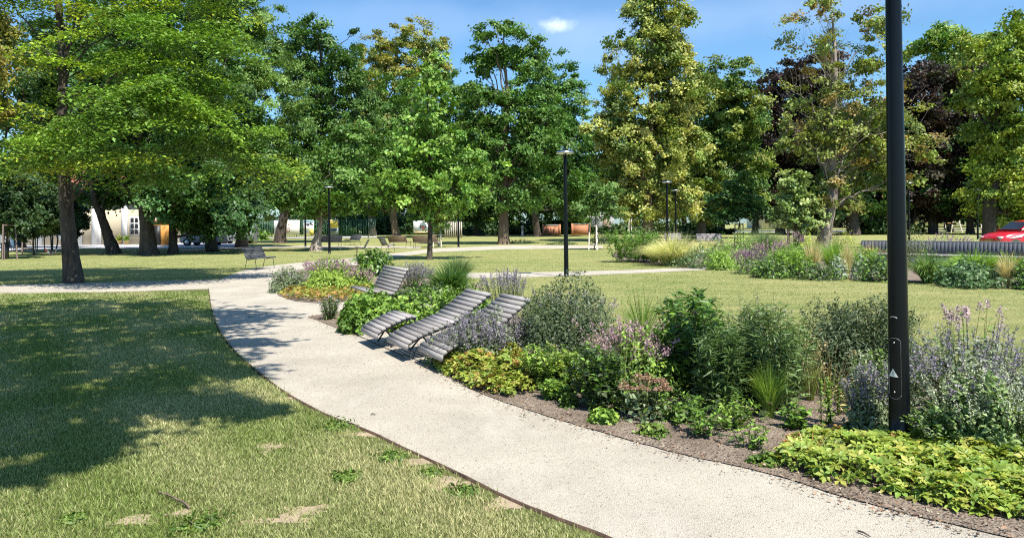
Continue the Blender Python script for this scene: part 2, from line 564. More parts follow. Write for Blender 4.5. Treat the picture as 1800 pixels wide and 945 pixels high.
def cloud_mask(px, py, rx, ry, sc, lo, hi, amp):
    d = PY(px, py, 1.0) - np.array([0, 0, CH])
    d = d / np.linalg.norm(d)
    sub = N(nt, 'ShaderNodeVectorMath', operation='SUBTRACT')
    nt.links.new(tc.outputs['Generated'], sub.inputs[0])
    sub.inputs[1].default_value = tuple(d)
    mul = N(nt, 'ShaderNodeVectorMath', operation='MULTIPLY')
    nt.links.new(sub.outputs[0], mul.inputs[0])
    mul.inputs[1].default_value = (F / rx, F / rx, F / ry)
    ln = N(nt, 'ShaderNodeVectorMath', operation='LENGTH')
    nt.links.new(mul.outputs[0], ln.inputs[0])
    nz = N(nt, 'ShaderNodeTexNoise', Scale=sc, Detail=6, Roughness=0.6)
    nt.links.new(tc.outputs['Generated'], nz.inputs['Vector'])
    mm = N(nt, 'ShaderNodeMath', operation='MULTIPLY_ADD')
    nt.links.new(nz.outputs['Fac'], mm.inputs[0])
    mm.inputs[1].default_value = amp
    nt.links.new(ln.outputs['Value'], mm.inputs[2])
    mr = N(nt, 'ShaderNodeMapRange')
    mr.interpolation_type = 'SMOOTHSTEP'
    nt.links.new(mm.outputs[0], mr.inputs['Value'])
    mr.inputs['From Min'].default_value = hi
    mr.inputs['From Max'].default_value = lo
    return mr.outputs[0]


c0 = sky.outputs[0]
c0 = mixc(nt, 1.0, c0, (1.12, 1.55, 1.80), 'MULTIPLY')
hs = cloud_mask(980, 44, 30, 13, 55, 0.7, 1.9, 1.5)
hz = cloud_mask(1030, 85, 110, 45, 9, 1.0, 2.2, 1.4)
wis = cloud_mask(1350, 20, 520, 46, 7, 0.9, 2.0, 1.6)
wis2 = cloud_mask(700, 40, 260, 40, 8, 1.1, 2.0, 1.6)
for mk, st in ((wis, .10), (wis2, .07), (hz, .10), (hs, .60)):
    mt = N(nt, 'ShaderNodeMath', operation='MULTIPLY')
    nt.links.new(mk, mt.inputs[0])
    mt.inputs[1].default_value = st
    c0 = mixc(nt, mt.outputs[0], c0, (14.0, 15.0, 17.0))
nt.links.new(c0, bg.inputs['Color'])
nt.links.new(bg.outputs[0], wo.inputs[0])

sl = bpy.data.lights.new('sun', 'SUN')
sl.energy = 5.0
sl.angle = math.radians(0.5)
sl.color = (1.0, 0.95, 0.86)
so = bpy.data.objects.new('sun', sl)
COL.objects.link(so)
so.rotation_euler = Vector(SUN).to_track_quat('Z', 'Y').to_euler()

cam = bpy.data.cameras.new('camera')
co = bpy.data.objects.new('camera', cam)
COL.objects.link(co)
cam.sensor_width = 36
cam.lens = F / 1800 * 36
cam.shift_y = -(472.5 - CY) / 1800
cam.clip_end = 2000
cam.clip_start = 0.05
co.matrix_world = Matrix.Translation((0, 0, CH)) @ Matrix.Rotation(math.radians(90), 4, 'X') @ Matrix.Rotation(-ROLL, 4, 'Z')
SC.camera = co
SC.view_settings.view_transform = 'Standard'
SC.view_settings.look = 'None'
SC.view_settings.exposure = 0.7
SC.view_settings.gamma = 1
SC.cycles.max_bounces = 5
SC.cycles.diffuse_bounces = 1
SC.cycles.glossy_bounces = 2
SC.cycles.transmission_bounces = 2
SC.cycles.transparent_max_bounces = 4
SC.cycles.caustics_reflective = False
SC.cycles.caustics_refractive = False
SC.cycles.use_denoising = False
SC.cycles.filter_width = 1.15


# ------------------------------------------------------------------ trees
def lumpy(d, rng, k=7, amp=0.21):
    out = np.ones(len(d))
    for _ in range(k):
        a = rng.normal(size=3)
        out += amp / math.sqrt(k) * 1.4 * np.sin(3.2 * (d @ a) + rng.uniform(0, 6.28))
    return out


def pick_cols(rng, cols, n, jit=0.16):
    cols = np.asarray(cols, float)
    c = cols[rng.integers(0, len(cols), n)]
    return np.clip(c * (1 + rng.normal(0, jit, (n, 1))), 0.004, 1)


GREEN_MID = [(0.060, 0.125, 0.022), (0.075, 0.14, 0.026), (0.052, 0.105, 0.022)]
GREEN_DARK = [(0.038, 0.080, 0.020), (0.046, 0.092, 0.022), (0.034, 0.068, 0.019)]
GREEN_BRIGHT = [(0.108, 0.198, 0.034), (0.128, 0.218, 0.038), (0.086, 0.166, 0.030)]
YELLOWG = [(0.150, 0.225, 0.021), (0.100, 0.175, 0.020), (0.200, 0.255, 0.024), (0.070, 0.130, 0.019), (0.085, 0.155, 0.021)]
LINDEN = [(0.255, 0.270, 0.070), (0.215, 0.240, 0.060), (0.140, 0.185, 0.042), (0.300, 0.295, 0.095), (0.090, 0.135, 0.030)]
OLIVE = [(0.145, 0.200, 0.029), (0.110, 0.165, 0.027), (0.190, 0.230, 0.038)]
PURPLE = [(0.026, 0.016, 0.0145), (0.032, 0.019, 0.016), (0.020, 0.0155, 0.013), (0.028, 0.024, 0.014)]
RUSTY = [(0.14, 0.165, 0.035), (0.165, 0.18, 0.042), (0.10, 0.13, 0.03), (0.18, 0.135, 0.045), (0.14, 0.18, 0.035), (0.12, 0.16, 0.03)]
WILLOW = [(0.10, 0.17, 0.040), (0.12, 0.19, 0.048), (0.085, 0.145, 0.036)]


def tree(name, label, px, py, tr, lobes, cols, leaf=(0.24, 0.15), cr=0.85, dens=1.0, per=110, squash=0.7, bark='bark_dark', axis=None, nlimb=22, seed=1,
         Y=None, group=None, layered=False, shell=0.45, up=0.6, limb_r=0.35, topz=None, depth=0.9, twig=0):
    rng = np.random.default_rng(seed)
    if Y is None:
        B = P(px, py)
    else:
        B = PY(px, py, Y)
        B[2] = 0
    Y = B[1]
    root = thing(name, label, 'tree', tuple(B), 0, group)
    cen, out, lob = [], [], []
    for li, lb in enumerate(lobes):
        lx, ly, rx, ry = lb[:4]
        dY = lb[4] if len(lb) > 4 else 0
        c = PY(lx, ly, Y + dY) - B
        R = np.array([rx, 0, ry]) * (Y + dY) / F
        R[1] = depth * min(R[0], max(R[2], R[0] * .6))
        area = 4 * np.pi * ((R[0] * R[1]) ** 1.6 / 3 + (R[0] * R[2]) ** 1.6 / 3 + (R[1] * R[2]) ** 1.6 / 3) ** (1 / 1.6)
        n = max(4, int(dens * (lb[5] if len(lb) > 5 else 1) * 1.45 * area / (np.pi * cr * cr) * 1.15))
        d = rng.normal(size=(n, 3))
        d /= np.linalg.norm(d, axis=1)[:, None]
        r = shell + (1 - shell) * rng.random(n) ** 0.55
        r = r * lumpy(d, rng)
        cen.append(c + d * R * r[:, None])
        out.append(d)
        lob.append(np.full(n, li))
    cen, out = np.concatenate(cen), np.concatenate(out)
    keep = cen[:, 2] > 0.9
    cen, out = cen[keep], out[keep]
    n = len(cen)
    # trunk + limbs
    tb = MB()
    top = max(c[2] for c in cen) * 0.86 if topz is None else topz
    if axis:
        ax = [np.zeros(3)] + [PY(a[0], a[1], Y + (a[2] if len(a) > 2 else 0)) - B for a in axis]
    else:
        mx = np.average(cen[:, :2], axis=0)
        ax = [np.zeros(3)]
        for t in (0.2, 0.4, 0.6, 0.8, 1.0):
            ax.append(np.array([mx[0] * t ** 1.5 + rng.normal(0, .02 * top), mx[1] * t ** 1.5 + rng.normal(0, .02 * top), top * t]))
    ax = np.array(catmull(ax, 6))
    zt = np.linspace(0, 1, len(ax))
    rad = (tr * .94 * (1 - zt) ** .9 + .06 * tr) * (1 + 0.30 * np.exp(-ax[:, 2] / (tr * 1.6)))
    k = 14
    fl = 1 + 0.10 * np.sin(np.arange(k)[None, :] * 2 * np.pi / k * 5 + rng.uniform(0, 6)) * np.exp(-ax[:, 2:3] / 1.2) + 0.05 * rng.normal(size=(len(ax), k))
    ax0 = ax.copy()
    ax0[0, 2] = -0.05
    tb.tube(ax0, rad, k, flare=fl)
    idx = rng.permutation(n)[:nlimb]
    for i in idx:
        tgt = cen[i] * np.array([1, 1, 1])
        zstart = np.clip(tgt[2] * rng.uniform(.5, .8), ax[:, 2].max() * 0.18, ax[:, 2].max() * .98)
        j = int(np.argmin(np.abs(ax[:, 2] - zstart)))
        s0 = ax[j]
        mid = s0 * .5 + tgt * .5 + np.array([rng.normal(0, .3), rng.normal(0, .3), 0.1 * np.linalg.norm(tgt - s0)])
        pp = np.array(catmull([s0, mid, tgt], 5))
        pp[1:-1] += rng.normal(0, .06, (len(pp) - 2, 3))
        r0 = rad[j] * limb_r * rng.uniform(.7, 1.15)
        tb.tube(pp, np.linspace(r0, r0 * .22, len(pp)), 6, cap=False)
        for q in range(twig):
            jj = rng.integers(4, len(pp))
            dv = (pp[-1] - pp[0]) * rng.uniform(.12, .3) + rng.normal(0, .5, 3) + np.array([0, 0, .25])
            tb.tube([pp[jj], pp[jj] + dv * .5 + rng.normal(0, .08, 3), pp[jj] + dv], [r0 * .28, r0 * .18, r0 * .06], 4, cap=False)
    tb.build('trunk', M[bark], root, smooth=True)
    # leaves
    ccol = pick_cols(rng, cols, n, 0.14) * np.array([1.80, 1.76, 1.65])
    cnt = (per * 1.5 * rng.uniform(.6, 1.3, n)).astype(int)
    idx = np.repeat(np.arange(n), cnt)
    m = len(idx)
    g = rng.normal(size=(m, 3))
    crr = cr * rng.uniform(.55, 1.4, n)
    if layered:
        rad2 = np.sqrt(rng.random(m)) * crr[idx] * 1.25
        th = rng.random(m) * 6.283
        off = np.stack([rad2 * np.cos(th) * 1.15, rad2 * np.sin(th), rng.normal(0, .075, m) - 0.15 * rad2 ** 2 / crr[idx]], 1)
        tl = np.stack([rng.normal(0, .22, n), rng.normal(0, .22, n)], 1) - .22 * out[:, :2]
        off[:, 2] += (off[:, :2] * tl[idx]).sum(1)
        nr = np.stack([rng.normal(0, .42, m), rng.normal(0, .42, m) - .12, np.ones(m)], 1)
    else:
        off = g * (crr[idx] * .40)[:, None]
        off[:, 2] *= squash
        # every clump hangs its own way; its leaves follow it loosely
        cn = out * .45 + np.array([0, 0, up]) + rng.normal(0, .55, (n, 3))
        cn /= np.linalg.norm(cn, axis=1)[:, None]
        off -= cn[idx] * ((off * cn[idx]).sum(1) * .45)[:, None]
        nr = cn[idx] + rng.normal(0, .42, (m, 3))
    pos = cen[idx] + off
    dd = rng.normal(size=(m, 3)) + out[idx] * .6 - np.array([0, 0, .35])
    c = ccol[idx] * (1 + rng.normal(0, .15, (m, 1)))
    c[:, 0] *= 1 + rng.normal(0, .08, m)
    L = leaf[0] * 1.0 * rng.uniform(.7, 1.3, m)
    cb = MB()
    cb.leaves(pos, nr, dd, L, L * leaf[1] / leaf[0], np.clip(c, .004, 1))
    cb.build('crown', M['leaf'], root)
    return root


T_LEFT = tree('spreading_tree', 'large spreading tree with layered yellow-green sprays and dark trunk beside the left cross path', 130, 497, 0.245,
     [(90, 40, 230, 120, 0.5, .5), (300, 110, 120, 110, -.5), (400, 262, 105, 52, 0), (235, 292, 105, 30, -2.2), (60, 225, 120, 75, 0, .45), (330, -60, 140, 90, 0), (250, 190, 160, 75, -2.5), (120, 275, 110, 32, -1.5), (455, 300, 60, 22, 1), (385, 140, 38, 110, -1), (120, -190, 220, 90, 0, .8), (330, -150, 130, 70, 0, .7), (30, -80, 130, 90, 0, .6)],
     YELLOWG, leaf=(0.135, 0.068), cr=0.8, dens=0.80, per=250, bark='bark_dark', axis=[(122, 420), (115, 340), (108, 240), (110, 120), (100, -40), (95, -160), (95, -240)], nlimb=30, seed=3, layered=True, shell=0.25, limb_r=.22)
tree('overhanging_tree', 'drooping yellowish branch tree cut by the left photo edge', -60, 505, 0.22,
     [(-15, 120, 45, 80), (-5, 180, 30, 50), (-60, 60, 60, 80)], [(0.16, 0.16, 0.03), (0.13, 0.14, 0.03), (0.18, 0.15, 0.035)], leaf=(0.14, 0.06), cr=.55, dens=.8, per=160, seed=4, nlimb=10)
tree('leaning_tree', 'dark tree with leaning trunk between the white facade and the large spreading tree', 200, 446, 0.36,
     [(150, 210, 120, 110, 2), (160, 120, 120, 100, 3), (215, 290, 70, 40), (90, 180, 90, 120, 4), (215, 342, 55, 20, 1), (180, 330, 60, 26, 2)], GREEN_DARK, axis=[(190, 415), (178, 380), (165, 345), (155, 250), (150, 120)], seed=5, cr=.9, per=150)
tree('thick_trunk_tree', 'dark green tree with thickest black trunk left of the orange kiosk', 262, 448, 0.47,
     [(250, 250, 120, 90), (330, 300, 90, 60, -1), (290, 345, 60, 45, -1.5), (230, 150, 110, 110, 2), (350, 355, 70, 42, 0)], [(0.05, 0.11, 0.032), (0.06, 0.125, 0.036), (0.04, 0.09, 0.025)],
     axis=[(258, 400), (250, 340), (246, 260), (240, 150)], seed=6, cr=.8, per=150)
tree('bushy_trunk_tree', 'shady tree with short trunk just right of the orange kiosk', 305, 446, 0.28,
     [(340, 270, 80, 80, 2), (330, 370, 55, 34, 0), (385, 330, 60, 60, 1), (420, 370, 50, 36, 0), (375, 382, 45, 26, -2), (345, 395, 30, 18, -1)], [(0.042, 0.090, 0.028), (0.034, 0.075, 0.024)], axis=[(303, 400), (300, 350), (320, 270)], seed=7, cr=.75, per=150)
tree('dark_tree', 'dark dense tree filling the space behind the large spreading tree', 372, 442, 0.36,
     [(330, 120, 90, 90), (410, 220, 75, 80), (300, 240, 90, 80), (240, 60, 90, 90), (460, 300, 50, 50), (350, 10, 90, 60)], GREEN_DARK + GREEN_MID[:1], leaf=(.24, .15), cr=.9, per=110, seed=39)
tree('feathery_tree', 'tall pale green feathery tree rising behind the large spreading tree', 425, 435, 0.40,
     [(440, 90, 70, 80), (470, 180, 65, 90), (400, 20, 70, 70), (440, 300, 80, 70), (400, 370, 60, 35), (500, 322, 40, 42), (350, 200, 60, 100)], WILLOW, leaf=(0.26, 0.09), axis=[(425, 380), (428, 300), (432, 180), (435, 60)], seed=8, per=120, cr=.8)
tree('open_crowned_tree', 'tall dark green tree with visible crooked limbs left of the yellow topped tree', 492, 427, 0.5,
     [(560, 90, 72, 48), (545, 170, 60, 50), (610, 150, 45, 60), (520, 250, 60, 55), (590, 250, 75, 65), (540, 312, 66, 46), (600, 318, 60, 42), (525, 100, 35, 50)], [(0.045, 0.095, 0.02), (0.06, 0.115, 0.024), (0.05, 0.10, 0.022)],
     axis=[(497, 390), (520, 300), (555, 210), (565, 120), (560, 70)], seed=9, nlimb=40, leaf=(.28, .18), cr=.95, dens=.95, per=85, shell=.55)
tree('gnarled_tree', 'tree with pale gnarled lumpy trunk behind the left lamp', 556, 441, 0.36,
     [(570, 330, 70, 55), (622, 348, 40, 24), (520, 345, 48, 28), (600, 270, 70, 55, 2)], GREEN_MID, bark='bark_pale', axis=[(556, 425), (562, 400), (566, 340)], seed=10, per=120)
tree('golden_topped_tree', 'tall tree with golden yellow top behind the bright young tree', 655, 414, 0.5,
     [(725, 85, 42, 46), (665, 95, 34, 42), (700, 150, 75, 60), (765, 110, 28, 45), (690, 240, 80, 70), (640, 180, 40, 60)], [(0.21, 0.20, 0.05), (0.17, 0.18, 0.042), (0.12, 0.155, 0.032)], leaf=(.34, .22), cr=1.1, per=85, seed=11)
tree('brown_trunk_tree', 'mid green tree with brown double trunk behind the brown benches', 697, 418, 0.45,
     [(660, 300, 75, 65), (730, 305, 60, 52), (610, 305, 45, 54), (790, 285, 60, 78), (700, 220, 70, 70), (800, 200, 55, 70)], GREEN_MID, bark='bark_brown', seed=12, leaf=(.3, .2), cr=1.0, per=95)
tree('young_tree', 'bright green conical young tree with straight slim trunk in the middle lawn', 755, 456, 0.125,
     [(750, 138, 28, 48), (752, 195, 46, 45), (755, 255, 74, 48), (757, 318, 98, 44), (700, 320, 55, 40, -.6), (800, 340, 50, 40, -.4), (830, 290, 48, 35, 0), (690, 352, 36, 20, -.5), (785, 355, 50, 22, 0)],
     GREEN_BRIGHT, leaf=(0.19, 0.135), cr=.44, per=36, dens=.8, axis=[(756, 400), (756, 330), (754, 240), (751, 150), (750, 110)], seed=13, shell=.35, nlimb=46, limb_r=.3)
tree('tall_central_tree', 'tall dark green tree with bare grey upper limbs left of the middle lamp', 886, 429, 0.42,
     [(885, 80, 48, 40), (930, 105, 34, 34), (850, 115, 30, 30), (880, 200, 62, 48), (850, 270, 55, 50), (930, 260, 62, 55), (900, 330, 70, 45), (955, 190, 35, 45), (840, 190, 30, 50)], GREEN_MID, bark='bark_brown',
     axis=[(885, 390), (889, 330), (886, 250), (893, 190), (888, 120), (885, 60)], seed=14, leaf=(.26, .17), cr=.8, dens=.95, per=85, nlimb=46, shell=.62)
tree('rounded_tree', 'rounded mid green tree right behind the middle lamp head', 945, 416, 0.4,
     [(985, 180, 42, 65), (970, 270, 60, 70), (1000, 330, 55, 50), (940, 160, 40, 55), (1020, 270, 25, 50)], [(0.06, 0.13, 0.028), (0.075, 0.15, 0.032)], seed=15, leaf=(.3, .2), cr=.95, per=100)
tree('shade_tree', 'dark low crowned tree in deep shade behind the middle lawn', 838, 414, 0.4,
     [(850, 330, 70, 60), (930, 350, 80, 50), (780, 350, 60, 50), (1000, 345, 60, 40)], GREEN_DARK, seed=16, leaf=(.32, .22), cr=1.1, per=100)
tree('linden_tree', 'very tall yellow flowering linden with broad skirt right of the middle lamp', 1139, 424, 0.45,
     [(1160, 20, 62, 52), (1150, 95, 76, 62), (1140, 180, 92, 62), (1120, 262, 88, 58), (1180, 260, 72, 62), (1095, 335, 52, 34), (1150, 345, 72, 42), (1065, 235, 32, 42), (1205, 150, 42, 58), (1205, 345, 40, 40), (1150, -30, 45, 40)],
     LINDEN, leaf=(.25, .17), cr=.75, dens=1.05, per=82, bark='bark_brown', axis=[(1139, 370), (1142, 280), (1146, 160), (1150, 40), (1152, -30)], seed=17, shell=.5, nlimb=30, squash=.9)
tree('second_linden_tree', 'shorter olive green linden just right of the very tall flowering linden', 1232, 419, 0.4,
     [(1275, 150, 48, 52), (1285, 220, 52, 60), (1250, 270, 55, 60), (1240, 350, 60, 45), (1310, 190, 35, 50), (1300, 310, 50, 60)], [(0.14, 0.17, 0.035), (0.09, 0.14, 0.028), (0.06, 0.11, 0.026)], leaf=(.3, .2), cr=.9, per=95, seed=18)
tree('purple_beech', 'blackish purple tree left of the sparse tall tree', 1372, 412, 0.5,
     [(1395, 165, 58, 58), (1365, 240, 50, 75), (1400, 290, 75, 75), (1440, 150, 55, 55), (1360, 330, 60, 50), (1470, 270, 70, 80)], PURPLE, leaf=(.34, .24), cr=1.05, per=95, seed=19)
tree('green_understory_tree', 'green leaved shade tree with leafy trunk in front of the purple tree', 1327, 412, 0.36,
     [(1300, 330, 60, 40), (1345, 350, 50, 32), (1260, 350, 40, 35), (1330, 280, 40, 40)], GREEN_DARK + [(0.06, 0.125, 0.03)], leaf=(.3, .2), cr=.95, per=95, seed=20)
tree('sparse_tree', 'tall thin leaved tree with bare twigs on top and pale curved trunk', 1446, 438, 0.36,
     [(1490, 170, 75, 50), (1490, 250, 100, 50), (1440, 230, 60, 50), (1505, 310, 80, 36), (1560, 240, 60, 60), (1620, 260, 35, 32), (1510, 100, 66, 46, 0, .8), (1410, 160, 40, 40, 0, .4), (1465, 345, 55, 24), (1420, 60, 62, 55, 0, .42), (1540, 35, 50, 50, 0, .45), (1470, 10, 70, 40, 0, .4)], RUSTY,
     leaf=(.19, .12), cr=.62, dens=.72, per=56, bark='bark_pale', axis=[(1454, 390), (1464, 340), (1461, 270), (1464, 200), (1468, 130), (1466, 70), (1462, 20)], seed=21, shell=.3, nlimb=95, limb_r=.17, twig=6)
tree('dark_purple_tree', 'blackish purple tree standing behind the near lamp post', 1640, 411, 0.45,
     [(1650, 180, 62, 75), (1685, 260, 58, 85), (1620, 290, 75, 70), (1600, 190, 40, 70), (1660, 350, 75, 42)], PURPLE, leaf=(.34, .24), cr=1.05, per=95, seed=22)
tree('light_green_tree', 'tall light green tree top above the dark purple tree at right', 1668, 405, 0.5,
     [(1680, 110, 70, 55), (1640, 100, 45, 50), (1740, 120, 50, 60)], OLIVE + GREEN_BRIGHT[2:], leaf=(.42, .28), cr=1.35, per=90, seed=23)
tree('drooping_linden', 'large olive green linden with drooping leaves at the right edge', 1742, 432, 0.40,
     [(1760, 130, 62, 70), (1800, 90, 70, 60), (1752, 230, 50, 75), (1810, 230, 80, 90), (1765, 320, 52, 55), (1820, 330, 70, 60), (1735, 165, 30, 45), (1850, 150, 60, 100), (1775, 375, 60, 25)], OLIVE, leaf=(.22, .14), cr=.72, dens=1.0, per=95, up=.25, seed=24, shell=.5)
tree('pale_young_tree', 'small pale green young tree with broad brown stake in front of the purple tree', 1402, 439, 0.06,
     [(1395, 325, 28, 26), (1392, 358, 46, 28), (1400, 388, 44, 16), (1420, 370, 30, 22)], [(0.22, 0.27, 0.10), (0.18, 0.24, 0.08), (0.12, 0.18, 0.05)], leaf=(.17, .12), cr=.38, per=48, dens=1.0, seed=25, shell=.3, nlimb=16)
tree('staked_sapling', 'thin leaved sapling in a pale wooden tripod beside the middle lamp', 1045, 439, 0.035,
     [(1045, 355, 40, 24), (1064, 342, 30, 25), (1022, 366, 28, 13), (1072, 372, 24, 12)], [(0.10, 0.17, 0.05), (0.075, 0.135, 0.035)], leaf=(.17, .11), cr=.4, per=36, dens=.85, seed=26, shell=.2, nlimb=14)
tree('fan_leaved_sapling', 'dark leaved sapling tied to a dark stake right of the twin lamps', 1299, 434, 0.04,
     [(1290, 350, 42, 22), (1310, 370, 35, 18), (1270, 375, 28, 14), (1300, 325, 26, 18)], [(0.05, 0.11, 0.028), (0.04, 0.09, 0.024)], leaf=(.2, .12), cr=.42, per=46, seed=27, nlimb=14)
tree('pale_staked_sapling', 'small light sapling between white stakes behind the bright young tree', 771, 434, 0.035,
     [(772, 385, 26, 20), (785, 372, 22, 16), (760, 370, 20, 14)], [(0.15, 0.22, 0.05), (0.12, 0.19, 0.045)], leaf=(.17, .11), cr=.4, per=44, seed=28, nlimb=10)
for i, (px, py, ly, lab) in enumerate([(12, 455, 355, 'dark leaved young tree in the foremost stake frame beside the grey bin'), (60, 449, 365, 'dark leaved young tree with one pale stake right of the black and white loungers'), (98, 441, 368, 'dark leaved young tree with red and white tape at its stakes')]):
    tree('dark_young_tree', lab, px, py, 0.05, [(px, ly, 46, 48), (px - 18, ly + 20, 34, 30), (px + 22, ly + 18, 34, 32)], [(0.028, 0.055, 0.02), (0.035, 0.065, 0.024)], leaf=(.17, .11), cr=.45, per=90, seed=30 + i, nlimb=14, group='young staked trees by the plaza')
tree('courtyard_tree', 'dark leaved tree shading the facade at the far left', 40, 436, 0.25, [(60, 330, 70, 45), (0, 320, 60, 60), (110, 355, 45, 35), (30, 380, 60, 22), (-60, 330, 60, 60)], [(0.028, 0.055, 0.02), (0.038, 0.07, 0.024)], leaf=(.24, .15), cr=.7, per=110, seed=37, nlimb=20)
# row of big shady trees behind, trunks visible along the right
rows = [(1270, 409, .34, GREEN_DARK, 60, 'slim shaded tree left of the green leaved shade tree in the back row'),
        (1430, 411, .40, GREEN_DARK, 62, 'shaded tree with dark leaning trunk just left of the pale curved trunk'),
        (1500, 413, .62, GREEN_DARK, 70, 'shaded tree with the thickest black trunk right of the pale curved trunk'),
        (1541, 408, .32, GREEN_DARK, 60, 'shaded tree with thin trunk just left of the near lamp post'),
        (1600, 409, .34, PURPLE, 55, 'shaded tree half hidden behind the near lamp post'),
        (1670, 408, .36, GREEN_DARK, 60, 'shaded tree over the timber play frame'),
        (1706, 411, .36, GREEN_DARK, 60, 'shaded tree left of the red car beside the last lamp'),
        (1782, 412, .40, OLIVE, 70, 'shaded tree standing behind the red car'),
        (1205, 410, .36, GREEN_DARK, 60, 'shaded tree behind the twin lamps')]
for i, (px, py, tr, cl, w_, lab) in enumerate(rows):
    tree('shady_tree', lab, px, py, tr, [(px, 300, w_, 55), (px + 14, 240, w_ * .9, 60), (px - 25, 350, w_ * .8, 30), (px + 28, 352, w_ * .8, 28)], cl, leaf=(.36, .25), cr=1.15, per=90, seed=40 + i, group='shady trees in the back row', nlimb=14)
rows2 = [(60, 395, 'left of the facade gable'), (330, 400, 'behind the silver van'), (600, 402, 'behind the posters'), (770, 400, 'behind the round emblem banner'), (900, 400, 'left of the brick walls'), (1070, 398, 'right of the grey house'), (1180, 397, 'behind the flowering linden'), (1330, 396, 'behind the purple tree'), (1480, 394, 'behind the pale curved trunk'), (1620, 393, 'behind the near lamp post'), (1760, 391, 'behind the red car')]
far_proto = {}
for i, (px, py, lab) in enumerate(rows2):
    Yf = 128 + (i * 37 % 23)
    h_ = 300 if i not in (5, 10) else 270
    tree('distant_tree', 'distant green tree filling the gap ' + lab, px, py, .5, [(px, 340, 105, 48), (px - 50, 355, 60, 35), (px + 50, 355, 60, 35), (px - 40, 300, 60, 40), (px + 45, 305, 60, 40), (px + 5, 262, 55, 35)] if px < 1000 else [(px, 330, 95, 48), (px - 50, 345, 60, 36), (px + 50, 345, 60, 36), (px - 40, 310, 60, 40), (px + 45, 310, 60, 40)],
         GREEN_DARK if i % 2 else GREEN_MID, leaf=(.75, .5), cr=2.2, per=85, seed=60 + i, Y=Yf, group='distant trees behind the park', nlimb=8)

# tree standing out of frame to the left: its shade lies on the near lawn
def shade_tree():
    rng = np.random.default_rng(77)
    B = np.array([-6.4, 3.2, 0.0])
    root = thing('tall_tree', 'tall tree left of the viewer whose shade covers the near lawn', 'tree', tuple(B))
    tb = MB()
    ax = np.array(catmull([(0, 0, -.05), (.1, .1, 3), (.5, .3, 6), (1.2, .8, 9), (1.5, 1, 12.5)], 5))
    tb.tube(ax, np.linspace(.36, .08, len(ax)), 12)
    k = SUN[:2] / math.tan(SUN_EL) / np.linalg.norm(SUN[:2])
    # clumps chosen so that the crown shades the lawn in a ragged outline
    spots = []
    for X, Yg, r in [(-8.2, 14.6, 1.9), (-5.6, 14.3, .95), (-6.6, 13.3, 1.3), (-4.75, 13.6, .6), (-5.2, 12.3, .9), (-8.6, 11.8, 2.3), (-6.0, 11.2, 1.5), (-4.6, 10.8, .7), (-3.75, 10.6, .4), (-5.0, 9.6, 1.0), (-3.9, 9.4, .65),
                     (-7.4, 9.2, 2.2), (-5.4, 8.4, 1.2), (-4.0, 8.1, .7), (-3.2, 8.5, .35), (-3.0, 7.1, .38), (-3.4, 7.2, .6), (-4.5, 7.1, 1.0), (-6.3, 7.0, 1.6), (-2.65, 6.85, .26), (-2.3, 6.7, .18), (-3.9, 6.2, .7), (-5.2, 5.8, 1.1), (-3.3, 5.75, .4), (-4.2, 5.2, .55), (-3.3, 5.1, .25),
                     (-9.8, 7.0, 2.4), (-10.8, 10.5, 2.4), (-11, 14, 2.2), (-7.6, 4.9, 1.4), (-3.5, 8.7, .25), (-7.8, 16.0, .6), (-9.6, 16.3, .9)]:
        z = 8.3 + rng.uniform(-1.2, 2.2)
        spots.append((X + k[0] * z, Yg + k[1] * z, z, r))
    cb = MB()
    for X, Yc, z, r in spots:
        c = np.array([X, Yc, z]) - B
        n = int(135 * r * r + 50)
        # leaf clusters in a shaggy disc square to the light
        off = rng.normal(size=(n, 3)) * np.array([.50, .50, .28]) * r
        m = np.repeat(np.arange(n), 5)
        pos = c + off[m] + rng.normal(0, .07, (len(m), 3))
        cb.leaves(pos, rng.normal(0, .5, (len(m), 3)) + SUN * 1.0, rng.normal(size=(len(m), 3)), .17, .10, np.clip(np.array([.07, .14, .03]) * (1 + rng.normal(0, .15, (len(m), 1))), 0, 1))
        j = int(np.clip(np.argmin(np.abs(ax[:, 2] - c[2] * .75)), 5, len(ax) - 1))
        tb.tube(catmull([ax[j], (ax[j] + c) / 2 + [0, 0, .4], c], 4), np.linspace(.07, .015, 9), 5, cap=False)
    tb.build('trunk', M['bark_dark'], root, smooth=True)
    cb.build('crown', M['leaf'], root)


shade_tree()


# ------------------------------------------------------------------ tree stakes
def stake_frame(label, px, py, h, w_, mat, legs=3, low=True, rail=True, group='wooden stake frames round young trees'):
    B = P(px, py)
    root = thing('tree_stake_frame', label, 'tree stakes', tuple(B), random.uniform(0, 1), group)
    tops = []
    for i in range(legs):
        a = i * 2 * math.pi / legs + .5
        t = np.array([w_ * .46 * math.cos(a), w_ * .46 * math.sin(a), h])
        mb = MB()
        mb.tube([(w_ * .55 * math.cos(a), w_ * .55 * math.sin(a), 0), t], .035, 8)
        mb.build('stake', M[mat], root)
        tops.append(t)
    for zz in ([h - .06] if rail else []) + ([.32] if low else []):
        for i in range(legs if legs > 2 else 1):
            p, q = tops[i].copy(), tops[(i + 1) % legs].copy()
            p[2] = q[2] = zz
            mb = MB()
            d = q - p
            a = math.atan2(d[1], d[0])
            mb.box((p + q) / 2, (np.linalg.norm(d) + .06, .03, .075), [[math.cos(a), -math.sin(a), 0], [math.sin(a), math.cos(a), 0], [0, 0, 1]])
            mb.build('rail', M[mat], root)
    return root


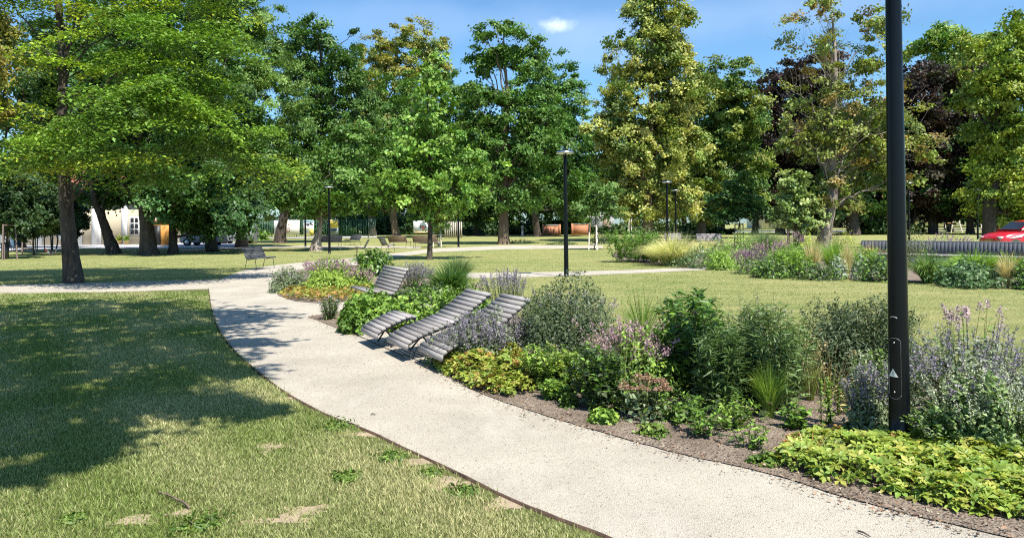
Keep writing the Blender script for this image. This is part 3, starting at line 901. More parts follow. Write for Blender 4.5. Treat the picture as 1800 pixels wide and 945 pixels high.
stake_frame('pale wooden tripod round the sapling beside the middle lamp', 1045, 439, 1.5, .62, 'wood_pale')
stake_frame('white wooden stakes behind the trunk of the bright young tree', 770, 434, 1.45, .62, 'wood_pale')
stake_frame('dark wooden stake frame at the left photo edge beside the grey bin', 14, 456, 1.9, .75, 'wood_stake_dark', low=False)
stake_frame('dark stake frame right of the black and white loungers', 46, 446, 1.75, .8, 'wood_stake_dark')
stake_frame('single pale stake with cross rail between the dark stake frames', 58, 449, 1.7, .3, 'wood_pale', legs=1, rail=False, low=False)
stake_frame('dark stake frame farther back with red and white tape tied on', 78, 442, 1.75, .9, 'wood_stake_dark', low=False)
stake_frame('slim dark stake frame just left of the large spreading tree', 98, 440, 1.7, .8, 'wood_stake_dark', low=False)
stake_frame('dark wooden stake frame of the sapling right of the twin lamps', 1300, 434, 1.5, .6, 'wood_stake_dark')
stake_frame('slim stakes left of the pale young tree', 1386, 437, 1.7, .45, 'wood_stake_dark', legs=2, low=False)
stake_frame('pale twin stakes behind the shrub left of the twin lamps', 1108, 425, 1.9, .4, 'wood_pale', legs=2, low=False, rail=False)
B = P(1402, 437)
mb = MB()
mb.box((0, -.12, .80), (.50, .04, 1.6)).box((.27, -.14, .80), (.07, .07, 1.62)).box((-.27, -.14, .78), (.05, .05, 1.56))
tag(mb.build('trunk_guard', M['wood_brown'], loc=tuple(B)), 'broad brown board guard on the trunk of the pale young tree', 'trunk guard')


# ------------------------------------------------------------------ street lamps
LH = 3.90


def make_lamp(label, loc, near=False):
    root = thing('street_lamp', label, 'street lamp', loc, 0, 'black park lamps')
    mb = MB()
    zs = np.linspace(-.05, LH - .1, 12)
    mb.tube([(0, 0, z) for z in zs], np.interp(zs, [0, LH], [.074, .050]), 32)
    mb.build('pole', M['post'], root, smooth=True)
    h = MB()
    h.lathe([(0.0, LH + .035), (.16, LH + .03), (.235, LH + .005), (.24, LH - .012)], 40)
    h.build('cap', M['post'], root, smooth=True)
    r = MB()
    r.lathe([(.243, LH - .010), (.275, LH - .035), (.27, LH - .075), (.20, LH - .09), (.05, LH - .095)], 40)
    r.build('rim', M['steel'], root, smooth=True)
    return root


LAMP0 = make_lamp('black lamp post with round flat steel head in the middle of the lawn', tuple(P(995.5, 486)))


def lamp_at_head(px, hy, label, basepx=None):
    u, v = uv(px, hy)
    Y = (LH + .02 - CH) * F / (-v)
    x = u * Y / F
    if basepx:
        x = uv(basepx, 440)[0] * Y / F
    return dup(LAMP0, label, (x, Y, 0))


lamp_at_head(578, 327, 'black lamp post rising behind the pink flowers at left')
lamp_at_head(1172, 318, 'left and taller looking of the twin lamps before the tall linden')
lamp_at_head(1187, 333, 'right and farther of the twin lamps before the tall linden')
lamp_at_head(1597, 320, 'black lamp post partly hidden just right of the near lamp post')
lamp_at_head(1718, 332, 'dark lamp post under the trees left of the red car')
dup(LAMP0, 'black lamp post behind the bright young tree with its head in leaves', tuple(P(806, 435)))
dup(LAMP0, 'black lamp post left of the gnarled trunk in front of the posters', tuple(P(537, 434)))
NEAR = make_lamp('large near black lamp post with warning triangle cropped by the top edge', tuple(P(1582, 789)), True)
NEAR.rotation_euler = (0, math.radians(-.25), 0)


def pole_r(z):
    return np.interp(z, [0, LH], [.074, .050])


def on_pole(mb, pts_az, mat=0, lift=.0012):
    """a patch on the near pole: rows of (azimuth deg, z); 0 deg faces the camera"""


ca = math.atan2(-NEAR.location.y, -NEAR.location.x)


def pole_pt(s, z, lift):
    r = pole_r(z) + lift
    a = ca + s / r
    return np.array([r * math.cos(a), r * math.sin(a), z])


def pole_patch(name, outline, mat, lift, parent, label=None):
    """outline: list of (s, z) boundary, triangulated as rows across the pole"""
    mb = MB()
    vs = [Vector((s, z, 0)) for s, z in outline]
    tr = tessellate_polygon([vs])
    mb.add([pole_pt(s, z, lift) for s, z in outline], [list(t) for t in tr])
    o = mb.build(name, mat, parent)
    if label:
        o['label'] = label
    return o


def pxz(py):
    return CH - uv(1575, py)[1] * float(NEAR.location.y) / F


# service door outline: a thin raised seam, arch at top and bottom
zt, zb = pxz(592), pxz(698)
sw = .045
so_ = -.030
seam = [(so_ - sw, zb + .03), (so_ - sw, zt - .03)] + [(so_ - sw * math.cos(t), zt - .03 + .03 * math.sin(t)) for t in np.linspace(0, math.pi, 9)] + [(so_ + sw, zb + .03)] + [(so_ + sw * math.cos(t), zb + .03 - .03 * math.sin(t)) for t in np.linspace(0, math.pi, 9)]
sm = MB()
sm.tube([pole_pt(s, z, .0008) for s, z in seam], .0011, 5)
sm.build('access_door', M['galv'], NEAR)
for z in (zt - .035, zb + .05):
    s_ = MB()
    p0, p1 = pole_pt(so_, z, -.002), pole_pt(so_, z, .003)
    s_.tube([p0, p1], [.006, .005], 10)
    s_.build('screw', M['steel'], NEAR)
zc = pxz(653)
mb = MB()
KS = 10
for r_i in range(KS):
    z0, z1 = zc - .028 + .060 * r_i / KS, zc - .028 + .060 * (r_i + 1) / KS
    w0, w1 = .036 * (1 - r_i / KS), .036 * (1 - (r_i + 1) / KS)
    for k in range(8):
        u0, u1 = k / 4 - 1, (k + 1) / 4 - 1
        mb.add([pole_pt(-.040 + w0 * u0, z0, .0016), pole_pt(-.040 + w0 * u1, z0, .0016), pole_pt(-.040 + w1 * u1 + 1e-5, z1, .0016), pole_pt(-.040 + w1 * u0, z1, .0016)], [[0, 1, 2, 3]])
stk = mb.build('warning_sticker', M['white'], NEAR)
mb = MB()
for (s0, z0), (s1, z1) in (((-.038, .018), (-.043, .000)), ((-.043, .000), (-.037, .002)), ((-.037, .002), (-.041, -.018))):
    mb.tube([pole_pt(s0, zc + z0 - .004, .0022), pole_pt(s1, zc + z1 - .004, .0022)], .0018, 5)
mb.build('bolt_symbol', M['black'], stk)
zc = pxz(557)
b_ = MB()
b_.tube([pole_pt(s, zc + .008 * math.sin((s + .06) * 60), .002) for s in np.linspace(-.055, -.005, 8)], .004, 6)
b_.build('cable_clip', M['galv'], NEAR)


# ------------------------------------------------------------------ benches
def frame_axes(t):
    return


def slat_profile(mb, prof, L, sw, gap, th, jitter=.0):
    prof = np.array(catmull([np.array([0, p[0], p[1]]) for p in prof], 10))
    seg = np.linalg.norm(np.diff(prof, axis=0), axis=1)
    s = np.concatenate([[0], np.cumsum(seg)])
    n = int(s[-1] / (sw + gap))
    for i in range(n):
        c = (i + .5) * s[-1] / n
        p = np.array([np.interp(c, s, prof[:, k]) for k in range(3)])
        q = np.array([np.interp(min(c + .01, s[-1]), s, prof[:, k]) for k in range(3)]) - np.array([np.interp(max(c - .01, 0), s, prof[:, k]) for k in range(3)])
        q /= np.linalg.norm(q)
        nrm = np.cross([1, 0, 0], q)
        R = np.stack([[1, 0, 0], q, nrm], 1)
        g_ = random.uniform(.31, .60)
        mb.box(p + nrm * th * .5 + nrm * random.uniform(-.002, .002), (L + random.uniform(-jitter, jitter), s[-1] / n - gap, th), R, col=(g_, g_ * .985, g_ * random.uniform(.93, 1.0)))
    return prof


SEAT = [(-.36, .43), (-.30, .455), (-.15, .43), (.02, .405), (.10, .42)]
BACK = [(.115, .435), (.16, .50), (.22, .62), (.28, .74), (.34, .83), (.37, .85)]


def make_bench(label, loc, rz, L, wood, frame='frame', group='slatted park benches', name='park_bench', thin=False):
    root = thing(name, label, 'bench', loc, rz, group)
    s = MB()
    slat_profile(s, SEAT, L, .05, .012, .022)
    s.build('seat', M[wood], root)
    b = MB()
    slat_profile(b, BACK, L, .05, .012, .022)
    b.build('backrest', M[wood], root)
    f = MB()
    full = catmull([np.array([0, p[0], p[1] - .012]) for p in SEAT + BACK[1:]], 5)
    for x in (-L / 2 + .03, L / 2 - .03):
        f = MB()
        f.tube([p + np.array([x, 0, 0]) for p in full], .014, 6)
        f.build('side_frame', M[frame], root)
    for x in (-L / 2 + .06, L / 2 - .06):
        for y0, y1 in ((-.26, -.32), (.12, .24)):
            l = MB()
            l.tube([(x, y0, .42), (x, y1, 0)], .012, 6)
            l.build('leg', M[frame], root)
    return root


def face(dx, dy):
    """rotation so that the bench front (-y) looks along (dx, dy)"""
    return math.atan2(dx, -dy)


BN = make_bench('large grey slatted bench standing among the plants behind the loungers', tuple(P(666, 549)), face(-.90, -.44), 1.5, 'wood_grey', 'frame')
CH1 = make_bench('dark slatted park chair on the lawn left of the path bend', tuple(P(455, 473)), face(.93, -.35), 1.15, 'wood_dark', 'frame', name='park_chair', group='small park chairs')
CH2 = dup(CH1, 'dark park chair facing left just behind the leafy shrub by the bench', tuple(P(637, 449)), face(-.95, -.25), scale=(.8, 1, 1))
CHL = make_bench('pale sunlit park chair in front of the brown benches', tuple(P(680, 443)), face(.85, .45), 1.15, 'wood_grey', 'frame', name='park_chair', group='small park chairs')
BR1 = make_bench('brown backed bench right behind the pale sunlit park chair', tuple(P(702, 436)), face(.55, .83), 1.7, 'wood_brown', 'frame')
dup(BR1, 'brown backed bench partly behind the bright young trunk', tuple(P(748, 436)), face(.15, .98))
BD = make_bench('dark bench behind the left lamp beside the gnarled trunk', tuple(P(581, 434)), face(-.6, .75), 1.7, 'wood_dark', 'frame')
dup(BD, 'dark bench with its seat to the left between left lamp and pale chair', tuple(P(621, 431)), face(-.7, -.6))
BG = make_bench('pale grey bench directly behind the twin lamps', tuple(P(1185, 433)), face(.1, -.98), 1.15, 'wood_grey', 'frame', group='grey benches behind the far bed')
dup(BG, 'wide grey bench right of the twin lamps in dappled light', tuple(P(1248, 435)), face(-.05, -.99), scale=(1.35, 1, 1))

# flat bench + stone slabs in the far bed
mb = MB()
mb.box((0, 0, .43), (1.25, .45, .06)).box((-.5, 0, .2), (.06, .4, .4)).box((.5, 0, .2), (.06, .4, .4))
tag(mb.build('backless_bench', M['slat_blue'], loc=tuple(P(1400, 453))), 'flat slate grey backless bench among plants of the far bed', 'bench')
mb = MB()
mb.box((0, 0, .27), (.75, .55, .10)).box((0, 0, .11), (.5, .4, .22))
tag(mb.build('stone_block', M['concrete'], loc=tuple(P(1231, 453))), 'pale stone block between blond grass and white flowers', 'stone block')
mb = MB()
mb.box((0, 0, .23), (.5, .4, .08)).box((0, 0, .09), (.35, .3, .18))
tag(mb.build('stone_block', M['concrete'], loc=tuple(P(1345, 470))), 'pale grey stone block beside the purple flowering clump', 'stone block')


# long curved bench on the right
def curved_bench():
    p0, p1, p2 = P(1512, 461)[:2], P(1660, 466)[:2], P(1890, 474)[:2]
    cv = np.array(catmull([p0, p1 + np.array([0, .25]), p2], 60))
    root = thing('curved_bench', 'long curved bench with upright slate grey slats behind the far bed', 'bench', (0, 0, 0))
    seg = np.concatenate([[0], np.cumsum(np.linalg.norm(np.diff(cv, axis=0), axis=1))])
    tot = seg[-1]

    def at(s):
        p = np.array([np.interp(s, seg, cv[:, 0]), np.interp(s, seg, cv[:, 1])])
        q = np.array([np.interp(s + .05, seg, cv[:, 0]), np.interp(s + .05, seg, cv[:, 1])]) - np.array([np.interp(s - .05, seg, cv[:, 0]), np.interp(s - .05, seg, cv[:, 1])])
        q /= np.linalg.norm(q)
        return p, q
    sl_ = MB()
    n = int(tot / .125)
    for i in range(n):
        s = (i + .5) * tot / n
        p, q = at(min(max(s, .06), tot - .06))
        nb = np.array([-q[1], q[0]])   # away from the viewer
        tilt = math.radians(12)
        X = np.array([q[0], q[1], 0])
        Z = np.array([nb[0] * math.sin(tilt), nb[1] * math.sin(tilt), math.cos(tilt)])
        Yv = np.cross(Z, X)
        c = np.array([p[0], p[1], .36]) + Z * .24
        sl_.box(c, (tot / n - .009, .028, .50), np.stack([X, Yv, Z], 1))
    sl_.build('back_slats', M['slat_blue'], root)

    def ribbon(name, off, z, d, h, mat):
        mb = MB()
        ring = []
        K = 60
        for i in range(K):
            p, q = at(.06 + (tot - .12) * i / (K - 1))
            nb = np.array([-q[1], q[0]])
            for o_, zz in ((off - d / 2, z), (off + d / 2, z), (off + d / 2, z + h), (off - d / 2, z + h)):
                ring.append((p[0] + nb[0] * o_, p[1] + nb[1] * o_, zz))
        mb.add(ring, [[i * 4 + k, i * 4 + (k + 1) % 4, i * 4 + 4 + (k + 1) % 4, i * 4 + 4 + k] for i in range(K - 1) for k in range(4)])
        mb.add([ring[j] for j in range(4)], [[0, 3, 2, 1]])
        mb.build(name, mat, root)
    ribbon('top_rail', .12, .835, .07, .03, M['galv'])
    ribbon('seat', -.20, .33, .46, .06, M['wood_grey'])
    ribbon('plinth', -.16, 0, .34, .30, M['concrete'])
    ribbon('planter_wall', .45, 0, .10, .80, M['concrete'])
    return cv


BENCH_CV = curved_bench()


# ------------------------------------------------------------------ loungers
def make_lounger(label, loc, rz, prof, W, legs):
    """local x across, y along (foot at y=0)"""
    root = thing('lounger', label, 'lounger', loc, rz, 'slatted wooden loungers')
    s = MB()
    pr = slat_profile(s, prof, W, .055, .017, .034, .004)
    lip = MB()
    s.box((0, prof[0][0] - .012, prof[0][1] - .018), (W, .028, .07))
    s.build('slats', M['wood_grey'], root)
    for x in (-W / 2 + .05, W / 2 - .05):
        f = MB()
        f.tube([p + np.array([x, 0, -.014]) for p in pr], .014, 6)
        f.build('side_rail', M['frame'], root)
    for x in (-W / 2 + .07, W / 2 - .07):
        for (y0, z0, y1) in legs:
            l = MB()
            l.tube([(x, y0, z0), (x, y1, 0.02)], .013, 6)
            l.build('leg', M['frame'], root)
    return root


LP = [(0, .21), (.14, .285), (.32, .345), (.50, .40), (.66, .455), (.80, .54), (.95, .645), (1.09, .745), (1.14, .765)]
LDIR = np.array([.89, .45])
LRZ = math.atan2(-LDIR[0], LDIR[1])
SHO = [(0, .21), (.14, .29), (.32, .365), (.46, .405), (.56, .395)]
LEGS = [(.30, .33, .62), (.62, .42, .25), (.85, .56, .95)]
LO2 = make_lounger('long grey slatted lounger in the middle of the group', (-1.457, 9.37, 0), LRZ, LP, .76, LEGS)
dup(LO2, 'grey slatted lounger half covered by the lavender flowers', (-.96, 8.63, 0), LRZ)
make_lounger('short low slatted lounger left of the long lounger', (-1.985, 10.25, 0), LRZ, SHO, .74, [(.2, .3, .45), (.45, .38, .2)])


# ------------------------------------------------------------------ plants
class Plant:
    def __init__(s, name, label, cat, px, base, w, top, group=None, seed=0):
        s.B = P(px, base)
        s.sc = s.B[1] / F
        s.R = w / 2 * s.sc
        s.H = (base - top) * s.sc
        s.root = thing(name, label, cat, tuple(s.B), 0, group)
        s.rng = np.random.default_rng(seed + int(px) * 7 + int(base))
        s.gain = 1.6 if group == GB else (.8 if cat == 'weed' else 1.3)
        s.fg = 1.15
        if group == GB:
            s.R *= 1.2
            s.H *= 1.28
        s.px = s.sc

    def done(s, mb, name, mat='leaf'):
        if mb.n:
            mb.build(name, M[mat], s.root)

    def mound(s, n, L, W, cols, up=.45, shell=.45, dy=1.0, R=1.0, H=1.0, z0=0.0, name='foliage', mat='leaf', lump=.14, nz=.55, ext=1.38):
        r_ = s.rng
        n = int(n * 1.6)
        L, W = L * 1.12, W * 1.12
        d = r_.normal(size=(n, 3))
        d[:, 2] = np.abs(d[:, 2])
        d /= np.linalg.norm(d, axis=1)[:, None]
        r = (shell + (1 - shell) * r_.random(n) ** .6) * lumpy(d, r_, 7, lump)
        ks = 34
        sp = r_.normal(size=(ks, 3)) * np.array([1, 1, .8])
        sp[:, 2] = np.abs(sp[:, 2]) + .25
        sp /= np.linalg.norm(sp, axis=1)[:, None]
        si = r_.random(n) < .26
        kk = r_.integers(0, ks, n)
        ext = r_.uniform(.92, ext, ks)
        d = np.where(si[:, None], sp[kk] + r_.normal(0, .05, (n, 3)), d)
        r = np.where(si, .55 + (ext[kk] - .55) * r_.random(n) ** .8, r)
        pos = d * np.array([s.R * R, s.R * R * dy, s.H * H * (1 - z0)]) * r[:, None] + np.array([0, 0, z0 * s.H])
        pos[:, 2] = np.maximum(pos[:, 2], .02)
        nr = d * .6 + np.array([0, 0, up]) + r_.normal(0, nz, (n, 3))
        dd = d * .8 + r_.normal(0, .7, (n, 3))
        LL = L * r_.uniform(.6, 1.3, n)
        c = s.gain * pick_cols(r_, cols, n, .17)
        mb = MB()
        mb.leaves(pos, nr, dd, LL, LL * W / L, c)
        # a few inner stems so that the clump stands on something
        for i in range(min(14, 4 + n // 300)):
            t = pos[r_.integers(0, n)]
            mb.tube([(t[0] * .25, t[1] * .25, 0), t * np.array([.7, .7, .55]), t], [.006, .004, .002], 4, cap=False, col=(.09, .10, .04))
        s.done(mb, name, mat)
        return s

    def stems(s, n, lv, L, W, cols, spread=1.0, droop=.3, t0=.12, hv=(.72, 1.02), name='foliage', base=.35, scol=(.10, .13, .04), sr=.004, mat='leaf', bend=.1):
        r_ = s.rng
        mb = MB()
        n, lv, L, W = int(n * 1.2), int(lv * 1.15), L * 1.25, W * 1.25
        s.tips = []
        P_, D_, Nn, LL = [], [], [], []
        for i in range(n):
            a, q = r_.random() * 6.283, math.sqrt(r_.random())
            b = np.array([math.cos(a), math.sin(a), 0]) * q * s.R * base
            t = np.array([math.cos(a), math.sin(a), 0]) * q * s.R * spread + np.array([0, 0, s.H * r_.uniform(*hv) * (1 - .18 * q * q)]) + np.append(r_.normal(0, .04 * s.R, 2), 0)
            m = (b + t) / 2 + np.append(r_.normal(0, bend * s.R, 2), .04 * s.H)
            cv = np.array(catmull([b, m, t], 4))
            mb.tube(cv, np.linspace(sr, sr * .4, len(cv)), 4, cap=False, col=scol)
            s.tips.append((t, (t - m) / np.linalg.norm(t - m)))
            u = t0 + (1 - t0) * r_.random(lv) ** .85
            ii = np.clip((u * (len(cv) - 1)).astype(int), 0, len(cv) - 2)
            fr = u * (len(cv) - 1) - ii
            p = cv[ii] * (1 - fr)[:, None] + cv[ii + 1] * fr[:, None]
            th = r_.random(lv) * 6.283
            d = np.stack([np.cos(th), np.sin(th), r_.normal(.35 - droop, .35, lv)], 1)
            ln = L * r_.uniform(.6, 1.25, lv) * (1.15 - .5 * u)
            P_.append(p + d * ln[:, None] * .45)
            D_.append(d)
            Nn.append(np.stack([-d[:, 0] * .3, -d[:, 1] * .3, np.ones(lv)], 1) + r_.normal(0, .4, (lv, 3)))
            LL.append(ln)
        P_, D_, Nn, LL = map(np.concatenate, (P_, D_, Nn, LL))
        P_[:, 2] = np.maximum(P_[:, 2], .02)
        mb.leaves(P_, Nn, D_, LL, LL * W / L, s.gain * pick_cols(r_, cols, len(P_), .17))
        s.done(mb, name, mat)
        return s

    def spikes(s, n, ln, dot, cols, per=26, spread=1.0, hv=(.75, 1.05), wid=.018, lean=.35, name='flower_spikes', stem=(.12, .15, .07), z0=.35, dy=1.0, dome=.25):
        r_ = s.rng
        mb = MB()
        P_ = []
        for i in range(n):
            a, q = r_.random() * 6.283, math.sqrt(r_.random())
            b = np.array([math.cos(a) * s.R * q * .75 * spread, math.sin(a) * s.R * q * .75 * spread * dy, z0 * s.H])
            h = s.H * r_.uniform(*hv) * (1 - dome * q * q)
            t = np.array([math.cos(a) * s.R * q * spread + r_.normal(0, lean * .1), math.sin(a) * s.R * q * spread * dy + r_.normal(0, lean * .1), h])
            ax = t - b
            ll = ln * r_.uniform(.6, 1.2)
            al = np.linalg.norm(ax) + 1e-6
            mb.tube([b, t], [.003, .0015], 3, cap=False, col=stem)
            k = max(4, int(per * ll / ln))
            u = 1 - r_.random(k) * min(1.0, ll / al)
            p = b + ax * u[:, None] + r_.normal(0, 1, (k, 3)) * wid * (1.25 - u)[:, None] ** .3
            P_.append(p)
        P_ = np.concatenate(P_)
        m = len(P_)
        dl = dot * r_.uniform(.7, 1.4, m)
        mb.leaves(P_, r_.normal(size=(m, 3)) + np.array([0, -.3, .6]), r_.normal(size=(m, 3)), dl, dl * .75, s.fg * pick_cols(r_, cols, m, .15))
        s.done(mb, name, 'petal')
        return s

    def tuft(s, n, wd, cols, arch=.5, name='blades', spread=1.0, hv=(.6, 1.05), base=.15, dy=1.0):
        r_ = s.rng
        n = int(n * 1.5)
        a = r_.random(n) * 6.283
        q = np.sqrt(r_.random(n))
        b = np.stack([np.cos(a) * q * s.R * base, np.sin(a) * q * s.R * base * dy, np.zeros(n)], 1)
        n0 = n
        h = s.H * 1.28 * r_.uniform(hv[0], hv[1], n)
        out = np.stack([np.cos(a), np.sin(a) * dy, np.zeros(n)], 1) * (q * s.R * spread)[:, None] + np.concatenate([r_.normal(0, .08 * s.R, (n, 2)), np.zeros((n, 1))], 1)
        K = 5
        t = np.linspace(0, 1, K)
        zc = (t[None, :] - arch * q[:, None] * t[None, :] ** 2.6) * h[:, None]
        cen = b[:, None, :] + out[:, None, :] * (t[None, :, None] ** 1.5)
        cen[:, :, 2] = np.maximum(zc, .004)
        sd = np.stack([-np.sin(a + r_.normal(0, .8, n)), np.cos(a + r_.normal(0, .8, n)), np.zeros(n)], 1)
        wv = wd * r_.uniform(.6, 1.3, n)[:, None] * np.array([.7, 1, .9, .6, .08])[None, :]
        Lv = cen - sd[:, None, :] * wv[:, :, None] / 2
        Rv = cen + sd[:, None, :] * wv[:, :, None] / 2
        V = np.stack([Lv, Rv], 2).reshape(n, -1, 3)
        fb = np.array([[2 * i, 2 * i + 1, 2 * i + 3, 2 * i + 2] for i in range(K - 1)])
        q_ = (np.arange(n)[:, None, None] * (2 * K) + fb[None]).reshape(-1, 4)
        mb = MB()
        mb.add(V.reshape(-1, 3), q_, np.repeat(s.gain * pick_cols(r_, cols, n, .18), 2 * K, 0))
        s.done(mb, name, 'blade')
        return s

    def heads(s, n, size, cols, flat=True, hv=(.85, 1.02), spread=.85, name='flower_heads', per=30, dome=.25):
        r_ = s.rng
        mb = MB()
        for i in range(n):
            a, q = r_.random() * 6.283, math.sqrt(r_.random())
            t = np.array([math.cos(a) * q * s.R * spread, math.sin(a) * q * s.R * spread, s.H * r_.uniform(*hv) * (1 - dome * q * q)])
            mb.tube([(t[0] * .5, t[1] * .5, .2 * s.H), t], [.004, .0025], 4, cap=False, col=(.10, .13, .05))
            rr = np.sqrt(r_.random(per)) * size
            th = r_.random(per) * 6.283
            p = t + np.stack([rr * np.cos(th), rr * np.sin(th), (-.5 * rr ** 2 / size if flat else r_.normal(0, size * .45, per)) + r_.normal(0, size * .12, per)], 1)
            mb.leaves(p, r_.normal(0, .35, (per, 3)) + np.array([0, 0, 1]), r_.normal(size=(per, 3)), size * .5, size * .42, s.fg * pick_cols(r_, cols, per, .16))
        s.done(mb, name, 'petal')
        return s


LAV = [(0.33, 0.275, 0.36), (0.27, 0.235, 0.31), (0.41, 0.36, 0.42), (0.30, 0.28, 0.30), (0.21, 0.21, 0.19)]
PINK = [(0.46, 0.28, 0.33), (0.52, 0.36, 0.38), (0.36, 0.21, 0.25), (0.42, 0.33, 0.30)]
WHITE = [(0.62, 0.62, 0.50), (0.52, 0.55, 0.38), (0.45, 0.5, 0.3)]
GREY_G = [(0.182, 0.225, 0.127), (0.15, 0.194, 0.094), (0.221, 0.256, 0.154)]
DEEP = [(0.065, 0.098, 0.044), (0.078, 0.117, 0.049), (0.098, 0.124, 0.065), (0.046, 0.072, 0.031)]
LEAFY = [(0.124, 0.219, 0.035), (0.156, 0.263, 0.042), (0.091, 0.163, 0.031)]
FRESH = [(0.195, 0.312, 0.05), (0.247, 0.35, 0.055), (0.143, 0.237, 0.039)]
CHART = [(0.34, 0.40, 0.065), (0.28, 0.36, 0.06), (0.42, 0.42, 0.085), (0.22, 0.31, 0.055)]
RUSTL = [(0.36, 0.19, 0.06), (0.40, 0.24, 0.07), (0.30, 0.13, 0.05)]
STRAW = [(0.46, 0.37, 0.19), (0.52, 0.43, 0.24), (0.36, 0.29, 0.13)]
BLOND = [(0.48, 0.45, 0.20), (0.42, 0.41, 0.17), (0.54, 0.50, 0.26)]
GRASSG = [(0.13, 0.225, 0.039), (0.169, 0.275, 0.05), (0.208, 0.3, 0.055)]
BLUEG = [(0.13, 0.188, 0.083), (0.156, 0.219, 0.099), (0.111, 0.156, 0.066)]
GP = 'plants of the near flower bed'
GB = 'plants of the far flower bed'
GC = 'plants of the corner bed'


def star_cover(name, label, poly_px, n, hgt, size, cols, seed, mat='leaf', edge=.16):
    """low carpet of five-lobed leaves"""
    rng = np.random.default_rng(seed)
    poly = np.array(gpts(poly_px))
    lo, hi = poly.min(0), poly.max(0)
    pts = []
    x1, y1 = poly[:, 0], poly[:, 1]
    x2, y2 = np.roll(x1, -1), np.roll(y1, -1)
    while sum(map(len, pts)) < n:
        q = lo + (hi - lo) * rng.random((n, 2))
        ins = np.zeros(len(q), bool)
        for a, b, c, d in zip(x1, y1, x2, y2):
            cr_ = ((b > q[:, 1]) != (d > q[:, 1])) & (q[:, 0] < (c - a) * (q[:, 1] - b) / (d - b + 1e-12) + a)
            ins ^= cr_
        pts.append(q[ins])
    q = np.concatenate(pts)[:n]
    # distance to the outline
    dm = np.full(n, 9.0)
    for a, b, c, d in zip(x1, y1, x2, y2):
        e = np.array([c - a, d - b])
        t = np.clip(((q - [a, b]) @ e) / (e @ e + 1e-12), 0, 1)
        dm = np.minimum(dm, np.linalg.norm(q - ([a, b] + t[:, None] * e), axis=1))
    dome = np.clip(dm / edge, 0, 1) ** .5
    lum = .72 + .28 * np.sin(q[:, 0] * 9 + seed) * np.sin(q[:, 1] * 8 + 1.3 * seed)
    z = hgt * dome * lum * (1 - .55 * rng.random(n) ** 2.2) + .015
    nr = np.stack([rng.normal(0, .42, n), rng.normal(0, .42, n) - .15 * (1 - dome), np.ones(n)], 1)
    nr /= np.linalg.norm(nr, axis=1)[:, None]
    a0 = rng.random(n) * 6.283
    dx = np.stack([np.cos(a0), np.sin(a0), np.zeros(n)], 1)
    dx -= nr * (dx * nr).sum(1)[:, None]
    dx /= np.linalg.norm(dx, axis=1)[:, None]
    dyv = np.cross(nr, dx)
    ctr = np.column_stack([q, z])
    sz = size * rng.uniform(.55, 1.25, n)
    col = pick_cols(rng, cols, n, .15)
    mb = MB()
    for k in range(5):
        am = (k - 2) * 1.12
        for_len = (1.0, .92, .74)[abs(k - 2)]

        def dv(ang, r, zz):
            return ctr + (dx * math.cos(ang) + dyv * math.sin(ang)) * (sz * r)[:, None] + nr * (sz * zz)[:, None]
        V = np.stack([ctr, dv(am - .42, .62 * for_len, .10), dv(am, for_len, -.06), dv(am + .42, .62 * for_len, .10)], 1).reshape(-1, 3)
        q4 = np.arange(n * 4).reshape(-1, 4)
        mb.add(V, np.concatenate([q4[:, [0, 1, 2]], q4[:, [0, 2, 3]]]), np.repeat(col, 4, 0))
    o = mb.build(name, M[mat])
    tag(o, label, 'ground cover', None, 'stuff')
    return o


# --- near bed, front to back
star_cover('geranium_carpet', 'carpet of yellow-green lobed leaves round the foot of the near lamp', [(1352, 815), (1400, 782), (1480, 772), (1580, 785), (1680, 775), (1800, 768), (2000, 800), (2000, 930), (1800, 915), (1700, 905), (1560, 872), (1420, 842)], 2600, .17, .070, CHART + CHART + FRESH[:2] + [(0.26, 0.35, 0.06)], 1)
star_cover('geranium_carpet', 'yellow and rusty lobed leaf carpet in front of the lavender by the loungers', [(762, 646), (800, 636), (880, 634), (940, 652), (938, 694), (895, 700), (845, 690), (790, 664)], 2300, .30, .058, CHART + CHART + RUSTL[:2], 2)
star_cover('geranium_carpet', 'orange tinted leaf carpet along the edge of the corner bed', [(490, 516), (540, 505), (600, 500), (660, 505), (650, 527), (600, 531), (540, 531), (505, 526)], 2600, .20, .06, [(0.36, 0.27, 0.06), (0.33, 0.33, 0.06), (0.40, 0.22, 0.07), (0.27, 0.31, 0.06)], 3)

Plant('catmint', 'tall lavender blue catmint mass at the right edge behind the white spikes', 'catmint', 1725, 770, 270, 592, GP).mound(3200, .042, .022, GREY_G, R=.95, H=.9).spikes(190, .16, .016, LAV, per=32, hv=(.78, 1.15), wid=.014, lean=1.0)
Plant('white_sage', 'white spiked sage right of the near lamp post', 'sage', 1728, 800, 180, 645, GP).mound(2400, .05, .024, [(0.17, 0.24, 0.08), (0.21, 0.28, 0.11), (0.13, 0.20, 0.07)], H=.8).spikes(115, .16, .014, WHITE, per=34, hv=(.7, 1.15), wid=.010, lean=.4)
Plant('pink_giant_hyssop', 'pair of pale pink tall spikes above the lavender at the right edge', 'hyssop', 1700, 745, 120, 525, GP).stems(12, 12, .06, .025, LEAFY).spikes(14, .12, .02, [(0.5, 0.36, 0.38), (0.55, 0.42, 0.42)], per=44, hv=(.85, 1.02), wid=.018, dome=.05)
Plant('catmint', 'small greyish lavender clump directly left of the near lamp post', 'catmint', 1530, 765, 85, 640, GP).mound(1100, .04, .02, GREY_G, H=.85).spikes(70, .12, .015, LAV, per=26, hv=(.75, 1.1), wid=.012)
Plant('white_loosestrife', 'pale spire of white buds left of the near lamp post', 'loosestrife', 1515, 720, 46, 615, GP).stems(9, 22, .05, .02, GREY_G).spikes(12, .2, .016, WHITE, per=40, hv=(.8, 1.05), wid=.014)
